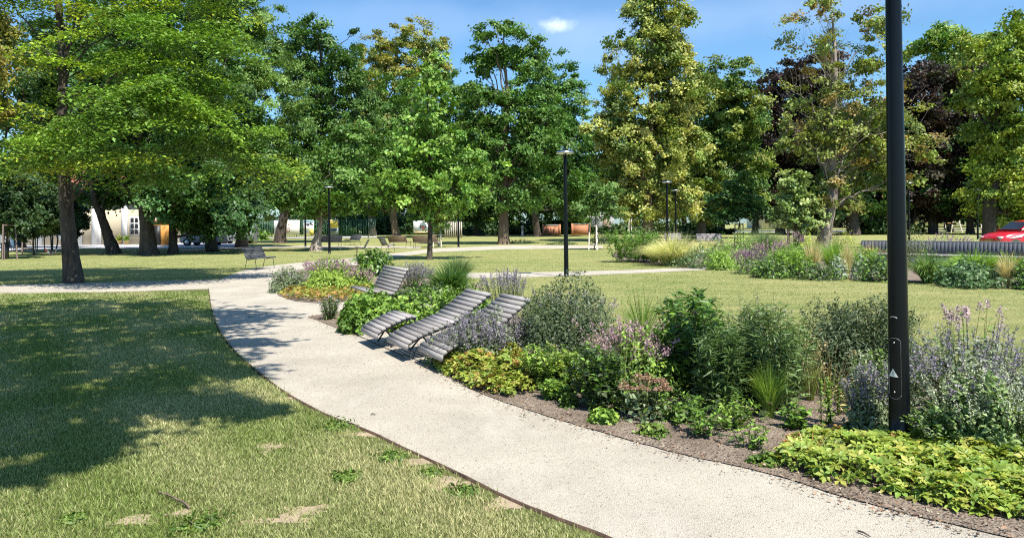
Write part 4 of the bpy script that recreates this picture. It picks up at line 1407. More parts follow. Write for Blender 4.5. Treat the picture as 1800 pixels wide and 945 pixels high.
Plant('fine_leaved_bush', 'big dark fine leaved aster bush behind the near lamp post', 'bush', 1520, 680, 215, 510, GP).mound(11000, .042, .015, DEEP, shell=.45, lump=.16, H=.92, ext=1.15).stems(60, 20, .03, .012, DEEP, hv=(.8, .98), spread=1.02, scol=(.06, .06, .03), sr=.0025, name='twigs')
Plant('spurge', 'two upright light green leafy shoots on bare soil', 'spurge', 1450, 745, 42, 640, GP).stems(4, 70, .035, .014, FRESH, spread=.6, t0=.02, sr=.006, base=.6)
Plant('fine_grass', 'bright green fine grass tuft at the front of the near bed', 'grass tuft', 1352, 735, 95, 645, GP).tuft(520, .0045, FRESH + [(0.24, 0.30, 0.06)], arch=.35, spread=.75)
Plant('willow_leaved_plant', 'tall narrow leaved green plant in the middle of the near bed', 'perennial', 1345, 715, 165, 530, GP).stems(80, 36, .115, .0165, [(0.13, 0.20, 0.07), (0.10, 0.165, 0.05), (0.16, 0.22, 0.09)], droop=.25, spread=.95, base=.6).spikes(26, .10, .014, [(0.5, 0.5, 0.42), (0.25, 0.28, 0.13)], hv=(.92, 1.1), per=14)
Plant('willow_leaved_plant', 'shadowy narrow leaved plant left of the fine grass tuft', 'perennial', 1268, 725, 95, 570, GP).stems(42, 34, .10, .0165, [(0.085, 0.145, 0.045), (0.11, 0.17, 0.06)], droop=.3, base=.6)
Plant('coneflower', 'broad leaved dark green plant with pink coneflowers behind the sedum', 'coneflower', 1218, 690, 135, 525, GP).stems(44, 26, .12, .042, LEAFY + [(0.06, 0.13, 0.03)], droop=.35, spread=1.0).heads(11, .035, [(0.42, 0.20, 0.24), (0.36, 0.16, 0.12)], hv=(.55, 1.0), per=26)
Plant('peony', 'glossy big leaved plant at the back edge near the rear lawn', 'peony', 1215, 640, 120, 508, GP).stems(42, 24, .13, .04, [(0.075, 0.15, 0.028), (0.10, 0.19, 0.035)], droop=.1, mat='leaf_gloss')
Plant('oregano', 'pink flowering oregano mound in the middle of the near bed', 'oregano', 1118, 690, 150, 560, GP).mound(2800, .042, .024, FRESH + LEAFY, H=.85).spikes(130, .15, .02, PINK, per=34, hv=(.72, 1.05), wid=.02, lean=1.2)
Plant('sedum', 'sedum with brown flat flower heads and pale round leaves', 'sedum', 1135, 738, 96, 655, GP).mound(80, .06, .044, [(0.17, 0.22, 0.11), (0.13, 0.18, 0.08)], H=.62, mat='leaf_gloss').heads(26, .042, [(0.36, 0.22, 0.15), (0.44, 0.29, 0.22), (0.30, 0.17, 0.11)], per=34)
Plant('dark_leafy_plant', 'dark green leafy plant with shadow beside it left of the sedum', 'perennial', 1050, 718, 105, 600, GP).stems(36, 34, .075, .034, LEAFY + DEEP, droop=.35, spread=1.0)
Plant('phlox', 'light leaved phlox right of the yellow leaf carpet', 'phlox', 965, 682, 105, 600, GP).stems(46, 34, .06, .024, FRESH + [(0.22, 0.27, 0.09)], droop=.2, spread=1.05).heads(14, .022, PINK, per=14)
Plant('phlox', 'yellowing leafy plant between the phlox and the dark leafy plant', 'phlox', 1008, 690, 62, 610, GP).stems(26, 30, .055, .02, CHART + FRESH, droop=.2)
Plant('aster_bush', 'large round dark green aster bush right of the loungers', 'bush', 985, 640, 190, 525, GP).mound(11000, .040, .016, DEEP, shell=.45, lump=.2, H=.92, ext=1.12).stems(50, 18, .03, .012, DEEP, hv=(.78, .92), sr=.0025, name='twigs')
Plant('russian_sage', 'lavender sage sprays rising around the dark aster bush', 'sage', 985, 610, 200, 512, GP).stems(50, 16, .035, .011, GREY_G, hv=(.8, 1.0), sr=.0025).spikes(95, .16, .017, LAV, per=30, hv=(.86, 1.12), spread=1.05, dome=.2)
Plant('catmint', 'lavender catmint spilling over the right lounger', 'catmint', 880, 642, 150, 550, GP).mound(3000, .036, .018, GREY_G, H=.9).spikes(170, .15, .016, LAV, per=30, hv=(.75, 1.08), wid=.014)
Plant('catmint', 'lavender catmint leaning out between the two right loungers', 'catmint', 842, 650, 124, 548, GP).mound(2400, .036, .018, GREY_G, H=.85).spikes(170, .15, .016, LAV, per=30, hv=(.75, 1.08), wid=.014)
Plant('catmint', 'low grey green catmint at the feet of the right lounger', 'catmint', 792, 642, 96, 574, GP).mound(1500, .034, .016, GREY_G + LEAFY[:1], H=.85).spikes(90, .08, .012, LAV, per=16)
Plant('russian_sage', 'pale lavender sprays behind the lounger backs', 'sage', 885, 555, 100, 470, GP).stems(44, 22, .05, .014, GREY_G, sr=.003).spikes(80, .2, .022, LAV, per=30, hv=(.8, 1.06))
Plant('leafy_ground_plant', 'leafy green clump between the bench and the short lounger', 'perennial', 690, 578, 110, 520, GP).mound(2000, .075, .052, LEAFY + FRESH, H=.9, lump=.2)
Plant('leafy_ground_plant', 'leafy green clump behind the middle of the long lounger', 'perennial', 770, 572, 110, 508, GP).mound(2000, .075, .05, LEAFY + FRESH + [(0.22, 0.26, 0.12)], H=.9, lump=.2)
Plant('leafy_ground_plant', 'leafy green clump at the left front of the short lounger', 'perennial', 633, 585, 70, 530, GP).mound(1500, .07, .05, LEAFY, H=.9, lump=.2)
Plant('leafy_ground_plant', 'leafy green clump in front of the large bench', 'perennial', 655, 560, 96, 508, GP).mound(1700, .07, .05, LEAFY + FRESH, H=.9, lump=.2)
Plant('leafy_ground_plant', 'leafy green clump beside the head of the long lounger', 'perennial', 830, 566, 76, 512, GP).mound(1300, .07, .05, LEAFY, H=.95, lump=.2)
Plant('michaelmas_daisy', 'small upright daisy with pale flowers at the bed corner', 'daisy', 578, 562, 42, 518, GP).stems(26, 26, .06, .014, LEAFY + DEEP, spread=1.0).heads(10, .03, [(0.62, 0.58, 0.62), (0.5, 0.47, 0.5)], per=16)
Plant('wispy_grass', 'wispy green grass in front of the rear lawn behind the oregano', 'grass tuft', 1128, 610, 110, 505, GP).tuft(130, .006, GRASSG, arch=.35).stems(10, 14, .04, .012, LEAFY, hv=(.9, 1.25), sr=.002, name='seed_stems')
Plant('wispy_grass', 'tall thin stems against the rear lawn right of the big leaved plant', 'grass tuft', 1330, 640, 110, 500, GP).stems(16, 18, .05, .011, [(0.11, 0.14, 0.06), (0.15, 0.17, 0.08)], hv=(.6, 1.05), sr=.0025)
Plant('dry_grass', 'drooping buff seed heads left of the dark fine leaved bush', 'grass tuft', 1425, 705, 80, 590, GP).tuft(70, .005, GRASSG + STRAW, arch=.5).spikes(12, .1, .02, STRAW, per=30, lean=1)
Plant('bergenia_seedling', 'low broad leaved seedling below the willow leaved plant', 'seedling', 1240, 768, 75, 700, GP).stems(9, 9, .07, .034, LEAFY, droop=.3)
Plant('bergenia_seedling', 'small leafy seedling right of the fine grass tuft', 'seedling', 1400, 755, 52, 705, GP).stems(9, 12, .07, .035, LEAFY, droop=.3)
Plant('bergenia_seedling', 'leafy seedling in front of the fine grass tuft', 'seedling', 1315, 790, 70, 735, GP).stems(9, 9, .05, .024, LEAFY + FRESH, droop=.3)
Plant('rusty_seedling', 'rusty brown dry plant left of the near leaf carpet', 'seedling', 1405, 800, 60, 765, GP).stems(14, 14, .05, .026, RUSTL + LEAFY[:1], droop=.3)
Plant('rusty_seedling', 'dry brown stems at the foot of the near lamp', 'seedling', 1565, 800, 60, 762, GP).stems(12, 9, .03, .016, RUSTL + [(0.3, 0.17, 0.1)], droop=.1)
Plant('leafy_perennial', 'dark low leaves between aster bush and oregano', 'perennial', 1062, 655, 90, 590, GP).stems(34, 30, .07, .026, LEAFY + DEEP, droop=.3, spread=1.05)
Plant('leafy_perennial', 'loose green stems between coneflowers and willow leaved plant', 'perennial', 1285, 680, 110, 560, GP).stems(40, 34, .08, .02, LEAFY + FRESH, droop=.25, spread=1.05)
Plant('leafy_perennial', 'loose leafy stems just left of the dark fine leaved bush', 'perennial', 1405, 690, 90, 580, GP).stems(34, 32, .06, .014, LEAFY + DEEP, droop=.2, spread=1.1)
Plant('leafy_perennial', 'dark leafy undergrowth below the oregano', 'perennial', 1110, 722, 100, 668, GP).stems(34, 26, .065, .03, LEAFY + DEEP, droop=.35, spread=1.1)
Plant('leafy_perennial', 'ragged undergrowth between sedum and leafy seedling', 'perennial', 1190, 742, 90, 676, GP).stems(16, 15, .065, .026, LEAFY, droop=.4, spread=1.1, hv=(.4, 1.0))
Plant('leafy_perennial', 'fresh ragged leaves below the shadowy narrow leaved plant', 'perennial', 1290, 752, 90, 690, GP).stems(15, 15, .06, .022, LEAFY + FRESH, droop=.35, spread=1.1, hv=(.4, 1.0))
Plant('leafy_perennial', 'loose green stems behind the small lavender clump', 'perennial', 1560, 720, 110, 610, GP).stems(40, 30, .05, .018, GREY_G + LEAFY, droop=.2, spread=1.1)
Plant('leafy_perennial', 'pale wiry stems right of the two leafy shoots', 'perennial', 1480, 730, 50, 650, GP).stems(10, 10, .05, .02, LEAFY + STRAW, droop=.3)
Plant('leafy_perennial', 'light green leaves under the phlox at the soil edge', 'perennial', 978, 702, 60, 664, GP).stems(26, 22, .05, .026, FRESH + LEAFY, droop=.35, spread=1.1)
Plant('leafy_perennial', 'grey green stems between white sage and leaf carpet', 'perennial', 1640, 795, 110, 715, GP).stems(40, 30, .05, .02, GREY_G + LEAFY, droop=.2, spread=1.05)
Plant('leafy_perennial', 'pale green spires at the lower right edge behind the leaf carpet', 'perennial', 1775, 800, 110, 690, GP).stems(44, 30, .05, .02, FRESH + GREY_G, droop=.2, spread=1.05).spikes(30, .14, .012, WHITE, per=26, wid=.007)
Plant('dry_grass', 'dead buff stems among the rusty seedlings', 'grass tuft', 1425, 812, 90, 762, GP).tuft(50, .004, STRAW + RUSTL, arch=.4, base=.6)
Plant('rusty_seedling', 'small russet seedling in front of the two leafy shoots', 'seedling', 1465, 770, 44, 742, GP).stems(9, 10, .045, .022, RUSTL + LEAFY, droop=.3)
Plant('flopped_geranium', 'low leaf clump in the bare soil below the dark leafy plant', 'geranium', 1060, 744, 52, 716, GP).mound(170, .05, .035, LEAFY + FRESH)
for px, py, w_, tp, lab in [(1150, 765, 56, 742, 'flat green weed at the path edge below the sedum'), (1000, 716, 34, 690, 'tiny green weed in the bare soil left of the dark leafy plant'), (1345, 815, 60, 795, 'flat weed at the tip of the near leaf carpet'), (1500, 760, 40, 742, 'small rosette on the soil left of the near lamp')]:
    Plant('weed', lab, 'weed', px, py, w_, tp, GP).mound(130, .045, .026, FRESH + LEAFY, up=.9)

star_cover('undergrowth', 'tangled low undergrowth between the perennials of the near bed', [(770, 636), (930, 693), (1080, 738), (1200, 768), (1320, 792), (1375, 745), (1395, 695), (1500, 700), (1560, 745), (1700, 765), (1900, 785), (1900, 710), (1500, 662), (1200, 622), (1000, 596), (850, 594)], 4200, .24, .040, LEAFY + DEEP + [(0.16, 0.14, 0.07)], 9)
Plant('wispy_grass', 'thin straw stems rising through the oregano', 'grass tuft', 1095, 700, 110, 560, GP).tuft(34, .004, STRAW + GRASSG, arch=.3, base=.7).spikes(10, .08, .014, STRAW, per=18, lean=1)
Plant('wispy_grass', 'thin seed stems between the big leaved plant and the willow leaved plant', 'grass tuft', 1262, 690, 120, 545, GP).tuft(40, .004, GRASSG + STRAW[:1], arch=.35, base=.7).spikes(9, .08, .013, STRAW, per=18, lean=1)
Plant('wispy_grass', 'leaning dry stems beside the dark fine leaved bush', 'grass tuft', 1460, 700, 110, 590, GP).tuft(40, .004, STRAW + RUSTL[:1], arch=.6, base=.6)
Plant('wispy_grass', 'long thin leaves leaning out right of the near lamp foot', 'grass tuft', 1665, 770, 90, 650, GP).tuft(60, .006, GRASSG, arch=.6, base=.4)
# --- corner bed
Plant('catmint', 'greyish green mound at the left tip of the corner bed', 'catmint', 508, 513, 68, 474, GC).mound(2200, .055, .024, GREY_G + [(0.13, 0.18, 0.07)], dy=1.1).spikes(40, .12, .022, LAV, per=18)
Plant('ironweed', 'pink flowering tall clump behind the left tip of the corner bed', 'oregano', 580, 497, 95, 452, GC).mound(1900, .06, .03, LEAFY + FRESH, H=.85).spikes(110, .2, .03, PINK, per=30, hv=(.75, 1.05), lean=1)
Plant('spotted_spurge', 'yellow-green leafy mound in the middle of the corner bed', 'spurge', 580, 514, 110, 474, GC).mound(2600, .06, .032, FRESH + CHART[:2], H=.95)
Plant('oregano', 'pinkish leafy mound left of the large bench', 'oregano', 632, 509, 50, 468, GC).mound(1100, .055, .03, FRESH + LEAFY, H=.9).spikes(60, .16, .03, PINK, per=24, lean=1)
Plant('broad_leaved_shrub', 'dark green broad leaved shrub behind the large bench', 'shrub', 655, 484, 66, 446, GC).mound(1300, .15, .07, LEAFY + [(0.06, 0.12, 0.03)], lump=.2, mat='leaf_gloss')
Plant('russian_sage', 'pale purple haze of sage right of the large bench', 'sage', 725, 506, 80, 458, GC).stems(50, 20, .06, .016, GREY_G).spikes(130, .25, .026, LAV, per=30, hv=(.7, 1.05))
Plant('blue_grass', 'blue green arching grass at the back of the corner bed', 'grass tuft', 805, 500, 80, 452, GC).tuft(420, .013, BLUEG + GRASSG[:1], arch=.35)
Plant('daylily', 'dark green arching leaf clump in front of the blue green grass', 'daylily', 790, 520, 110, 468, GC).tuft(420, .03, [(0.06, 0.125, 0.03), (0.085, 0.16, 0.035)], arch=.5).mound(600, .1, .03, LEAFY, H=.6)
Plant('leafy_ground_plant', 'green leafy clump below the dark arching leaves', 'perennial', 735, 540, 100, 500, GC).mound(1500, .08, .045, LEAFY + DEEP, lump=.2)

# --- far bed
Plant('leafy_shrub', 'dark leafy shrub at the left end of the far bed', 'shrub', 1115, 460, 86, 412, GB).stems(60, 40, .16, .05, LEAFY + [(0.07, 0.14, 0.03)], spread=1.0, droop=.2, base=.6).heads(8, .05, WHITE, per=16)
Plant('tall_daisy', 'airy olive stems with white flowers above the leafy shrub', 'daisy', 1120, 450, 80, 400, GB).stems(40, 30, .08, .025, [(0.15, 0.17, 0.06), (0.12, 0.15, 0.05)], base=.8).heads(9, .05, [(0.66, 0.66, 0.6)], per=14)
Plant('feather_grass', 'blond feather grass sweeping over the front of the far bed', 'grass tuft', 1185, 466, 110, 422, GB).tuft(1500, .010, BLOND, arch=.65, base=.3)
Plant('feather_grass', 'green based feather grass tuft left of the grey green mound', 'grass tuft', 1183, 467, 54, 435, GB).tuft(420, .010, [(0.22, 0.27, 0.06), (0.30, 0.31, 0.09)], arch=.4)
Plant('feather_grass', 'blond feather grass farther back near the pale stone block', 'grass tuft', 1240, 446, 66, 424, GB).tuft(500, .012, BLOND, arch=.6)
Plant('catmint', 'grey green low mound between feather grass and white flowers', 'catmint', 1232, 470, 88, 440, GB).mound(1700, .075, .034, [(0.10, 0.155, 0.06), (0.13, 0.19, 0.075), (0.08, 0.12, 0.05)])
Plant('white_flowered_plant', 'fresh green feathery plant dotted with white flowers', 'perennial', 1290, 471, 86, 422, GB).mound(2200, .07, .022, FRESH + LEAFY, H=.95).heads(16, .035, [(0.7, 0.7, 0.66)], per=10)
Plant('blue_grass', 'blue green hummock of fine grass behind the white flowers', 'grass tuft', 1340, 448, 78, 411, GB).tuft(900, .011, BLUEG, arch=.5, base=.3)
Plant('purple_loosestrife', 'purple flowering clump at the end of the middle path', 'loosestrife', 1328, 481, 64, 444, GB).mound(900, .07, .028, LEAFY + GREY_G, H=.7).spikes(120, .2, .03, [(0.22, 0.12, 0.19), (0.27, 0.16, 0.23), (0.32, 0.24, 0.25)], per=30, lean=1.2)
Plant('pink_plume_plant', 'pinkish plumes behind the purple flowering clump', 'perennial', 1352, 464, 64, 430, GB).mound(700, .07, .03, LEAFY, H=.75).spikes(80, .2, .035, PINK, per=26, lean=1.2)
Plant('upright_green_plant', 'upright fresh green plant right of the purple clump', 'perennial', 1378, 484, 50, 442, GB).stems(44, 36, .1, .02, FRESH + GRASSG, base=.7)
Plant('leafy_perennial', 'olive green leafy plant left of the narrow straw tuft', 'perennial', 1400, 487, 48, 446, GB).stems(36, 34, .1, .03, LEAFY + FRESH, base=.7)
Plant('straw_grass', 'narrow straw coloured grass tuft in the far bed', 'grass tuft', 1430, 486, 30, 440, GB).tuft(220, .012, STRAW + BLOND[:1], arch=.2, spread=.9, base=.3)
Plant('golden_plant', 'small bright yellow-green plant behind the straw tuft', 'perennial', 1422, 450, 24, 419, GB).mound(420, .08, .04, [(0.36, 0.42, 0.05), (0.30, 0.38, 0.05)])
Plant('olive_bush', 'airy olive brown bush in front of the pale curved trunk', 'bush', 1455, 458, 64, 410, GB).mound(1600, .06, .026, [(0.15, 0.15, 0.055), (0.11, 0.12, 0.045), (0.19, 0.16, 0.07)], shell=.25, lump=.25)
Plant('golden_plant', 'yellow-green feathery plant right of the olive brown bush', 'perennial', 1492, 456, 30, 418, GB).mound(520, .07, .03, [(0.30, 0.36, 0.06), (0.36, 0.38, 0.08)])
Plant('green_fine_grass', 'fresh green fine grass clump in the middle of the far bed', 'grass tuft', 1468, 482, 66, 438, GB).tuft(700, .011, GRASSG, arch=.35)
Plant('silver_leaf', 'silver leaved plant right of the olive leafy front', 'perennial', 1475, 491, 28, 456, GB).mound(420, .08, .024, [(0.36, 0.40, 0.32), (0.28, 0.33, 0.24)], H=.95)
Plant('silver_leaf', 'silver leaved plant just left of the near lamp post', 'perennial', 1510, 491, 26, 458, GB).mound(380, .08, .024, [(0.34, 0.38, 0.30), (0.26, 0.32, 0.22)], H=.95)
Plant('straw_grass', 'straw tuft standing between the two silver plants', 'grass tuft', 1490, 491, 24, 446, GB).tuft(170, .011, STRAW + BLOND[:1], arch=.2)
Plant('dark_groundcover_plant', 'dark green low leafy plant left of the near lamp post', 'perennial', 1548, 494, 62, 456, GB).mound(1100, .08, .045, LEAFY + DEEP, lump=.2)
Plant('straw_grass', 'arching straw grass in front of the curved bench end', 'grass tuft', 1532, 462, 66, 428, GB).tuft(260, .012, STRAW + [(0.18, 0.17, 0.08)], arch=.7)
Plant('olive_bush', 'airy olive bush just right of the near lamp post', 'bush', 1605, 470, 44, 416, GB).mound(1200, .055, .024, [(0.14, 0.15, 0.06), (0.10, 0.12, 0.045)], shell=.25, lump=.25)
Plant('arching_grass', 'broad arching green grass right of the near lamp post', 'grass tuft', 1632, 497, 90, 448, GB).tuft(420, .02, [(0.12, 0.19, 0.05), (0.15, 0.23, 0.065), (0.09, 0.15, 0.04)], arch=.75)
Plant('daylily', 'bright green daylily clump in front of the curved bench', 'daylily', 1712, 484, 84, 450, GB).tuft(460, .024, [(0.20, 0.30, 0.045), (0.15, 0.25, 0.04)], arch=.5, base=.4)
Plant('daylily', 'bright green daylily clump at the right edge', 'daylily', 1775, 485, 84, 452, GB).tuft(420, .022, [(0.18, 0.28, 0.045), (0.13, 0.22, 0.04), (0.26, 0.22, 0.07)], arch=.5, base=.4)
Plant('heart_leaved_plant', 'dark heart leaved low plant below the bright daylilies', 'perennial', 1700, 503, 100, 466, GB).mound(1200, .085, .065, [(0.07, 0.125, 0.05), (0.10, 0.16, 0.07), (0.055, 0.10, 0.035)], lump=.2)
Plant('straw_grass', 'straw coloured tuft near the right edge of the far bed', 'grass tuft', 1770, 506, 34, 462, GB).tuft(240, .011, STRAW, arch=.35)
Plant('dark_groundcover_plant', 'dark low plant at the right edge beyond the straw tuft', 'perennial', 1805, 508, 44, 470, GB).mound(700, .075, .04, LEAFY + DEEP, lump=.2)
Plant('heart_leaved_plant', 'dark low leaves below the olive front of the far bed', 'perennial', 1440, 491, 70, 470, GB).mound(700, .075, .05, DEEP + LEAFY[:1], lump=.2)
Plant('pink_plume_plant', 'pink plumes in the planter behind the curved bench', 'perennial', 1670, 452, 66, 418, GB).spikes(70, .3, .04, [(0.50, 0.36, 0.40), (0.42, 0.30, 0.34)], per=26, lean=1.4).mound(300, .09, .03, LEAFY)
Plant('pink_plume_plant', 'pale pink low plumes left of the golden plant', 'perennial', 1398, 448, 40, 416, GB).spikes(60, .2, .035, PINK, per=24, lean=1).mound(300, .08, .03, LEAFY, H=.8)
Plant('green_fine_grass', 'long soft grass in the planter behind the curved bench', 'grass tuft', 1745, 455, 130, 429, GB).tuft(1500, .012, BLUEG + GRASSG, arch=.5, base=.85, dy=.35)
Plant('dark_shrub', 'dark clipped shrub between the two grey benches', 'shrub', 1213, 434, 34, 410, GB).mound(500, .1, .06, DEEP)
Plant('dark_shrub', 'dark low shrub in shade behind the sapling tripod', 'shrub', 1065, 428, 54, 412).mound(600, .14, .08, DEEP)
Plant('blond_grass', 'low blond grass between shrub and feather grass in the far bed', 'grass tuft', 1150, 462, 60, 430, GB).tuft(600, .011, BLOND + GRASSG[:1], arch=.6)
Plant('fresh_perennial', 'fresh green low plant in front of the white flowers', 'perennial', 1268, 474, 44, 446, GB).mound(900, .08, .03, FRESH)
Plant('fresh_perennial', 'fresh green leafy plant just right of the fine grass clump', 'perennial', 1512, 478, 60, 440, GB).stems(44, 30, .11, .03, FRESH + LEAFY, base=.7)
Plant('fresh_perennial', 'fresh green plant behind the olive leafy front', 'perennial', 1415, 466, 60, 432, GB).stems(44, 30, .11, .03, FRESH + LEAFY, base=.7)
Plant('dark_groundcover_plant', 'dark leafy edge plant between purple clump and straw tuft', 'perennial', 1360, 488, 60, 462, GB).mound(900, .08, .05, LEAFY + DEEP, lump=.2)
Plant('fresh_perennial', 'green leafy plant between arching grass and bright daylilies', 'perennial', 1665, 492, 56, 462, GB).mound(900, .09, .05, LEAFY + FRESH, lump=.2)
for px, py, w_, tp, lab in [(915, 428, 60, 421, 'low dark plants in the shade below the tall central tree'), (985, 430, 56, 424, 'low dark plants left of the sapling tripod')]:
    Plant('low_plant', lab, 'plant', px, py, w_, tp).mound(300, .1, .06, DEEP)
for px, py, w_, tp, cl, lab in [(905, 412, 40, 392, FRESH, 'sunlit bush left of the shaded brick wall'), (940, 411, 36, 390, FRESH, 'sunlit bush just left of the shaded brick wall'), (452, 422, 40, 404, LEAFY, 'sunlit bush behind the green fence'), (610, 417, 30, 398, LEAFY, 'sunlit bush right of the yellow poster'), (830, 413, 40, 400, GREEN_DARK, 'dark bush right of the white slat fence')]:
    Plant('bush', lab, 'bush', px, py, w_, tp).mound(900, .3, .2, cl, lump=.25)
HED = [(560, 397, 'behind the gnarled trunk'), (770, 397, 'behind the emblem banner'), (480, 399, 'behind the green fence'), (930, 397, 'behind the grey stone post'), (1230, 397, 'behind the grey benches'), (1560, 396, 'behind the near lamp post'), (840, 398, 'left of the tall central trunk'), (700, 398, 'behind the brown benches'), (640, 398, 'between poster and brown trunk'), (1000, 398, 'behind the orange brick wall'), (1120, 397, 'behind the flowering linden')]
for px, tp, lab in HED:
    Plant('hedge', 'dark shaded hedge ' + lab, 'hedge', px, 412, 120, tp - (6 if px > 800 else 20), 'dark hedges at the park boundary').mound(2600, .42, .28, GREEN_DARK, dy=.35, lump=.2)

# --- thatch under the near lawn, darkened in colour to deepen the shaded grass
M['thatch'] = plain('darkened_thatch', (0.115, 0.125, 0.045), 1.0, var=0.3, scale=14, bump=.6, bscale=70, spec=.1)
sheet('darkened_thatch', [p for p in left_edge] + gpts([(200, 513), (0, 519.5), (-300, 528)]) + [(-14, 8), (-9, 3.0), (-4, 2.6), (.6, 2.8)], 0.002, M['thatch'])
# --- bare earth in the near lawn
M['bare'] = plain('bare_earth', (0.40, 0.315, 0.215), 1.0, var=0.22, scale=9, bump=.8, bscale=60, spec=.1)
rb = np.random.default_rng(4)
for rx_i, (px, py, rx, ry) in enumerate([(75, 718, .14, .09), (480, 785, .15, .13), (545, 895, .15, .08), (500, 912, .2, .1), (235, 915, .16, .08), (800, 850, .2, .12), (318, 902, .09, .06), (905, 886, .22, .10), (525, 700, .22, .10), (645, 764, .2, .09), (740, 812, .18, .08)]):
    c_ = P(px, py)[:2]
    an = np.linspace(0, 2 * np.pi, 22, endpoint=False)
    rr = .85 + .3 * np.sin(3 * an + rb.uniform(0, 6)) + rb.normal(0, .2, 22)
    pts = []
    for a_, r_ in zip(an, rr):
        p_ = c_ + np.array([rx * math.cos(a_) * r_, ry * math.sin(a_) * r_])
        lim = float(np.interp(p_[1], np.array(left_edge)[np.argsort(np.array(left_edge)[:, 1]), 1], np.array(left_edge)[np.argsort(np.array(left_edge)[:, 1]), 0])) - .012
        pts.append((min(p_[0], lim), p_[1]))
    sheet('bare_earth', pts, 0.0026 + .0004 * rx_i, M['bare'])

# --- near lawn: blades, weeds, twig
LE = np.array(left_edge)
order = np.argsort(LE[:, 1])


def left_x(y):
    return np.interp(y, LE[order, 1], LE[order, 0])


def lawn_blades(n, ymax, y0, expo, hgt, wd, seed):
    rng = np.random.default_rng(seed)
    y = y0 * (ymax / y0) ** (rng.random(n) ** expo)
    xl = -.76 * y - .4
    xr = left_x(y) + .035
    x = xl + (xr - xl) * rng.random(n)
    return x, y


rng = np.random.default_rng(8)
n = 420000
x, y = lawn_blades(n, 19.0, 3.55, .95, .05, .004, 1)
# bare earth patches and ragged edges near the strip
bare = np.array([P(75, 718)[:2], P(480, 785)[:2], P(545, 895)[:2], P(505, 912)[:2], P(235, 915)[:2], P(800, 850)[:2], P(318, 902)[:2], P(645, 764)[:2], P(525, 700)[:2], P(905, 886)[:2], P(740, 812)[:2]])
br = np.array([.11, .14, .11, .15, .12, .18, .07, .15, .17, .17, .14])
dmin = np.min(np.hypot(x[:, None] - bare[None, :, 0], y[:, None] - bare[None, :, 1]) / br[None], axis=1)
keep = ((dmin > rng.uniform(.25, 1.2, n)) | (rng.random(n) < .16)) & (rng.random(n) < np.clip((left_x(y) - x) / .16, .08, 1))
x, y = x[keep], y[keep]
n = len(x)
patch = np.sin(x * 1.7 + 1.1 * np.sin(y * 1.3)) * np.sin(y * 1.1 + .7 * np.sin(x * 2.1)) + .35 * np.sin(x * 5.1 + y * 3.7)
dry = np.clip(.37 + .34 * patch + rng.normal(0, .24, n), 0, 1)
grn = np.array([.205, .285, .062]); strw = np.array([.58, .53, .28])
col = grn * (1 - dry[:, None]) + strw * dry[:, None]
col *= 1 + rng.normal(0, .18, (n, 1))
h = rng.uniform(.012, .036, n) * (1 + .25 * np.sin(x * 3) * np.sin(y * 2.3)) * np.clip(y / 6, 1, 1.5)
a = rng.random(n) * 6.283
ln = rng.uniform(.2, 1.15, n) * h
wv = rng.uniform(.0014, .0032, n) * np.clip(y / 5, 1, 2.6)
b = np.stack([x, y, np.zeros(n)], 1)
o1 = np.stack([np.cos(a) * ln, np.sin(a) * ln, h], 1)
sd = np.stack([-np.sin(a + rng.normal(0, .9, n)), np.cos(a + rng.normal(0, .9, n)), np.zeros(n)], 1) * wv[:, None]
V = np.stack([b - sd, b + sd, b + o1 * np.array([.45, .45, .62]) + sd * .8, b + o1 * np.array([.45, .45, .62]) - sd * .8, b + o1], 1).reshape(-1, 3)
q5 = np.arange(n)[:, None] * 5
mb = MB()
cc = np.repeat(np.clip(col, .01, 1), 5, 0)
mb.v.append(V.astype(np.float32)); mb.c.append(cc.astype(np.float32)); mb.n = len(V)
mb.f.append((q5 + np.array([[0, 1, 2, 3]])).astype(np.int32)); mb.m.append(np.zeros(n, np.int32))
mb.f.append((q5 + np.array([[3, 2, 4]])).astype(np.int32)); mb.m.append(np.zeros(n, np.int32))
tag(mb.build('lawn_grass', M['blade']), 'short half dry grass blades of the near lawn', 'grass', None, 'stuff')

rng = np.random.default_rng(33)
mid_path = gpts([(820, 489), (960, 486.5), (1120, 480), (1300, 472), (1420, 469), (1420, 461), (1300, 466.5), (1120, 474), (960, 478), (820, 480)], 4)


def in_poly0(q, poly):
    ins = np.zeros(len(q), bool)
    a_ = np.array(poly)
    b_ = np.roll(a_, -1, 0)
    for (x1, y1), (x2, y2) in zip(a_, b_):
        ins ^= ((y1 > q[:, 1]) != (y2 > q[:, 1])) & (q[:, 0] < (x2 - x1) * (q[:, 1] - y1) / (y2 - y1 + 1e-12) + x1)
    return ins


yy = 6.5 * (46 / 6.5) ** rng.random(420000)
xx = rng.uniform(-.74, .74, 420000) * yy
q = np.column_stack([xx, yy])
ok = ~(in_poly0(q, path) | in_poly0(q, bedA2) | in_poly0(q, bedA1) | in_poly0(q, bedB) | in_poly0(q, mid_path)) & ((yy > 21) | (xx > left_x(yy)))
q = q[ok]
n = len(q)
x, y = q[:, 0], q[:, 1]
h = rng.uniform(.006, .014, n) * np.clip(y / 12, 1, 1.6)
a = rng.random(n) * 6.283
wv = rng.uniform(.003, .006, n) * np.clip(y / 10, 1, 3)
st = np.sin((y * .98 + x * .21 + .02 * x * x) * 2.6)
dry = np.clip(.46 + .30 * st + .18 * np.sin(x * .9 + 1.3 * np.sin(y * .7)) + rng.normal(0, .13, n), 0, 1)
col = (np.array([.19, .26, .062]) * (1 - dry[:, None]) + np.array([.50, .47, .24]) * dry[:, None]) * (1 + rng.normal(0, .08, (n, 1)))
b = np.column_stack([q, np.zeros(n)])
sd = np.stack([np.cos(a), np.sin(a), np.zeros(n)], 1) * wv[:, None]
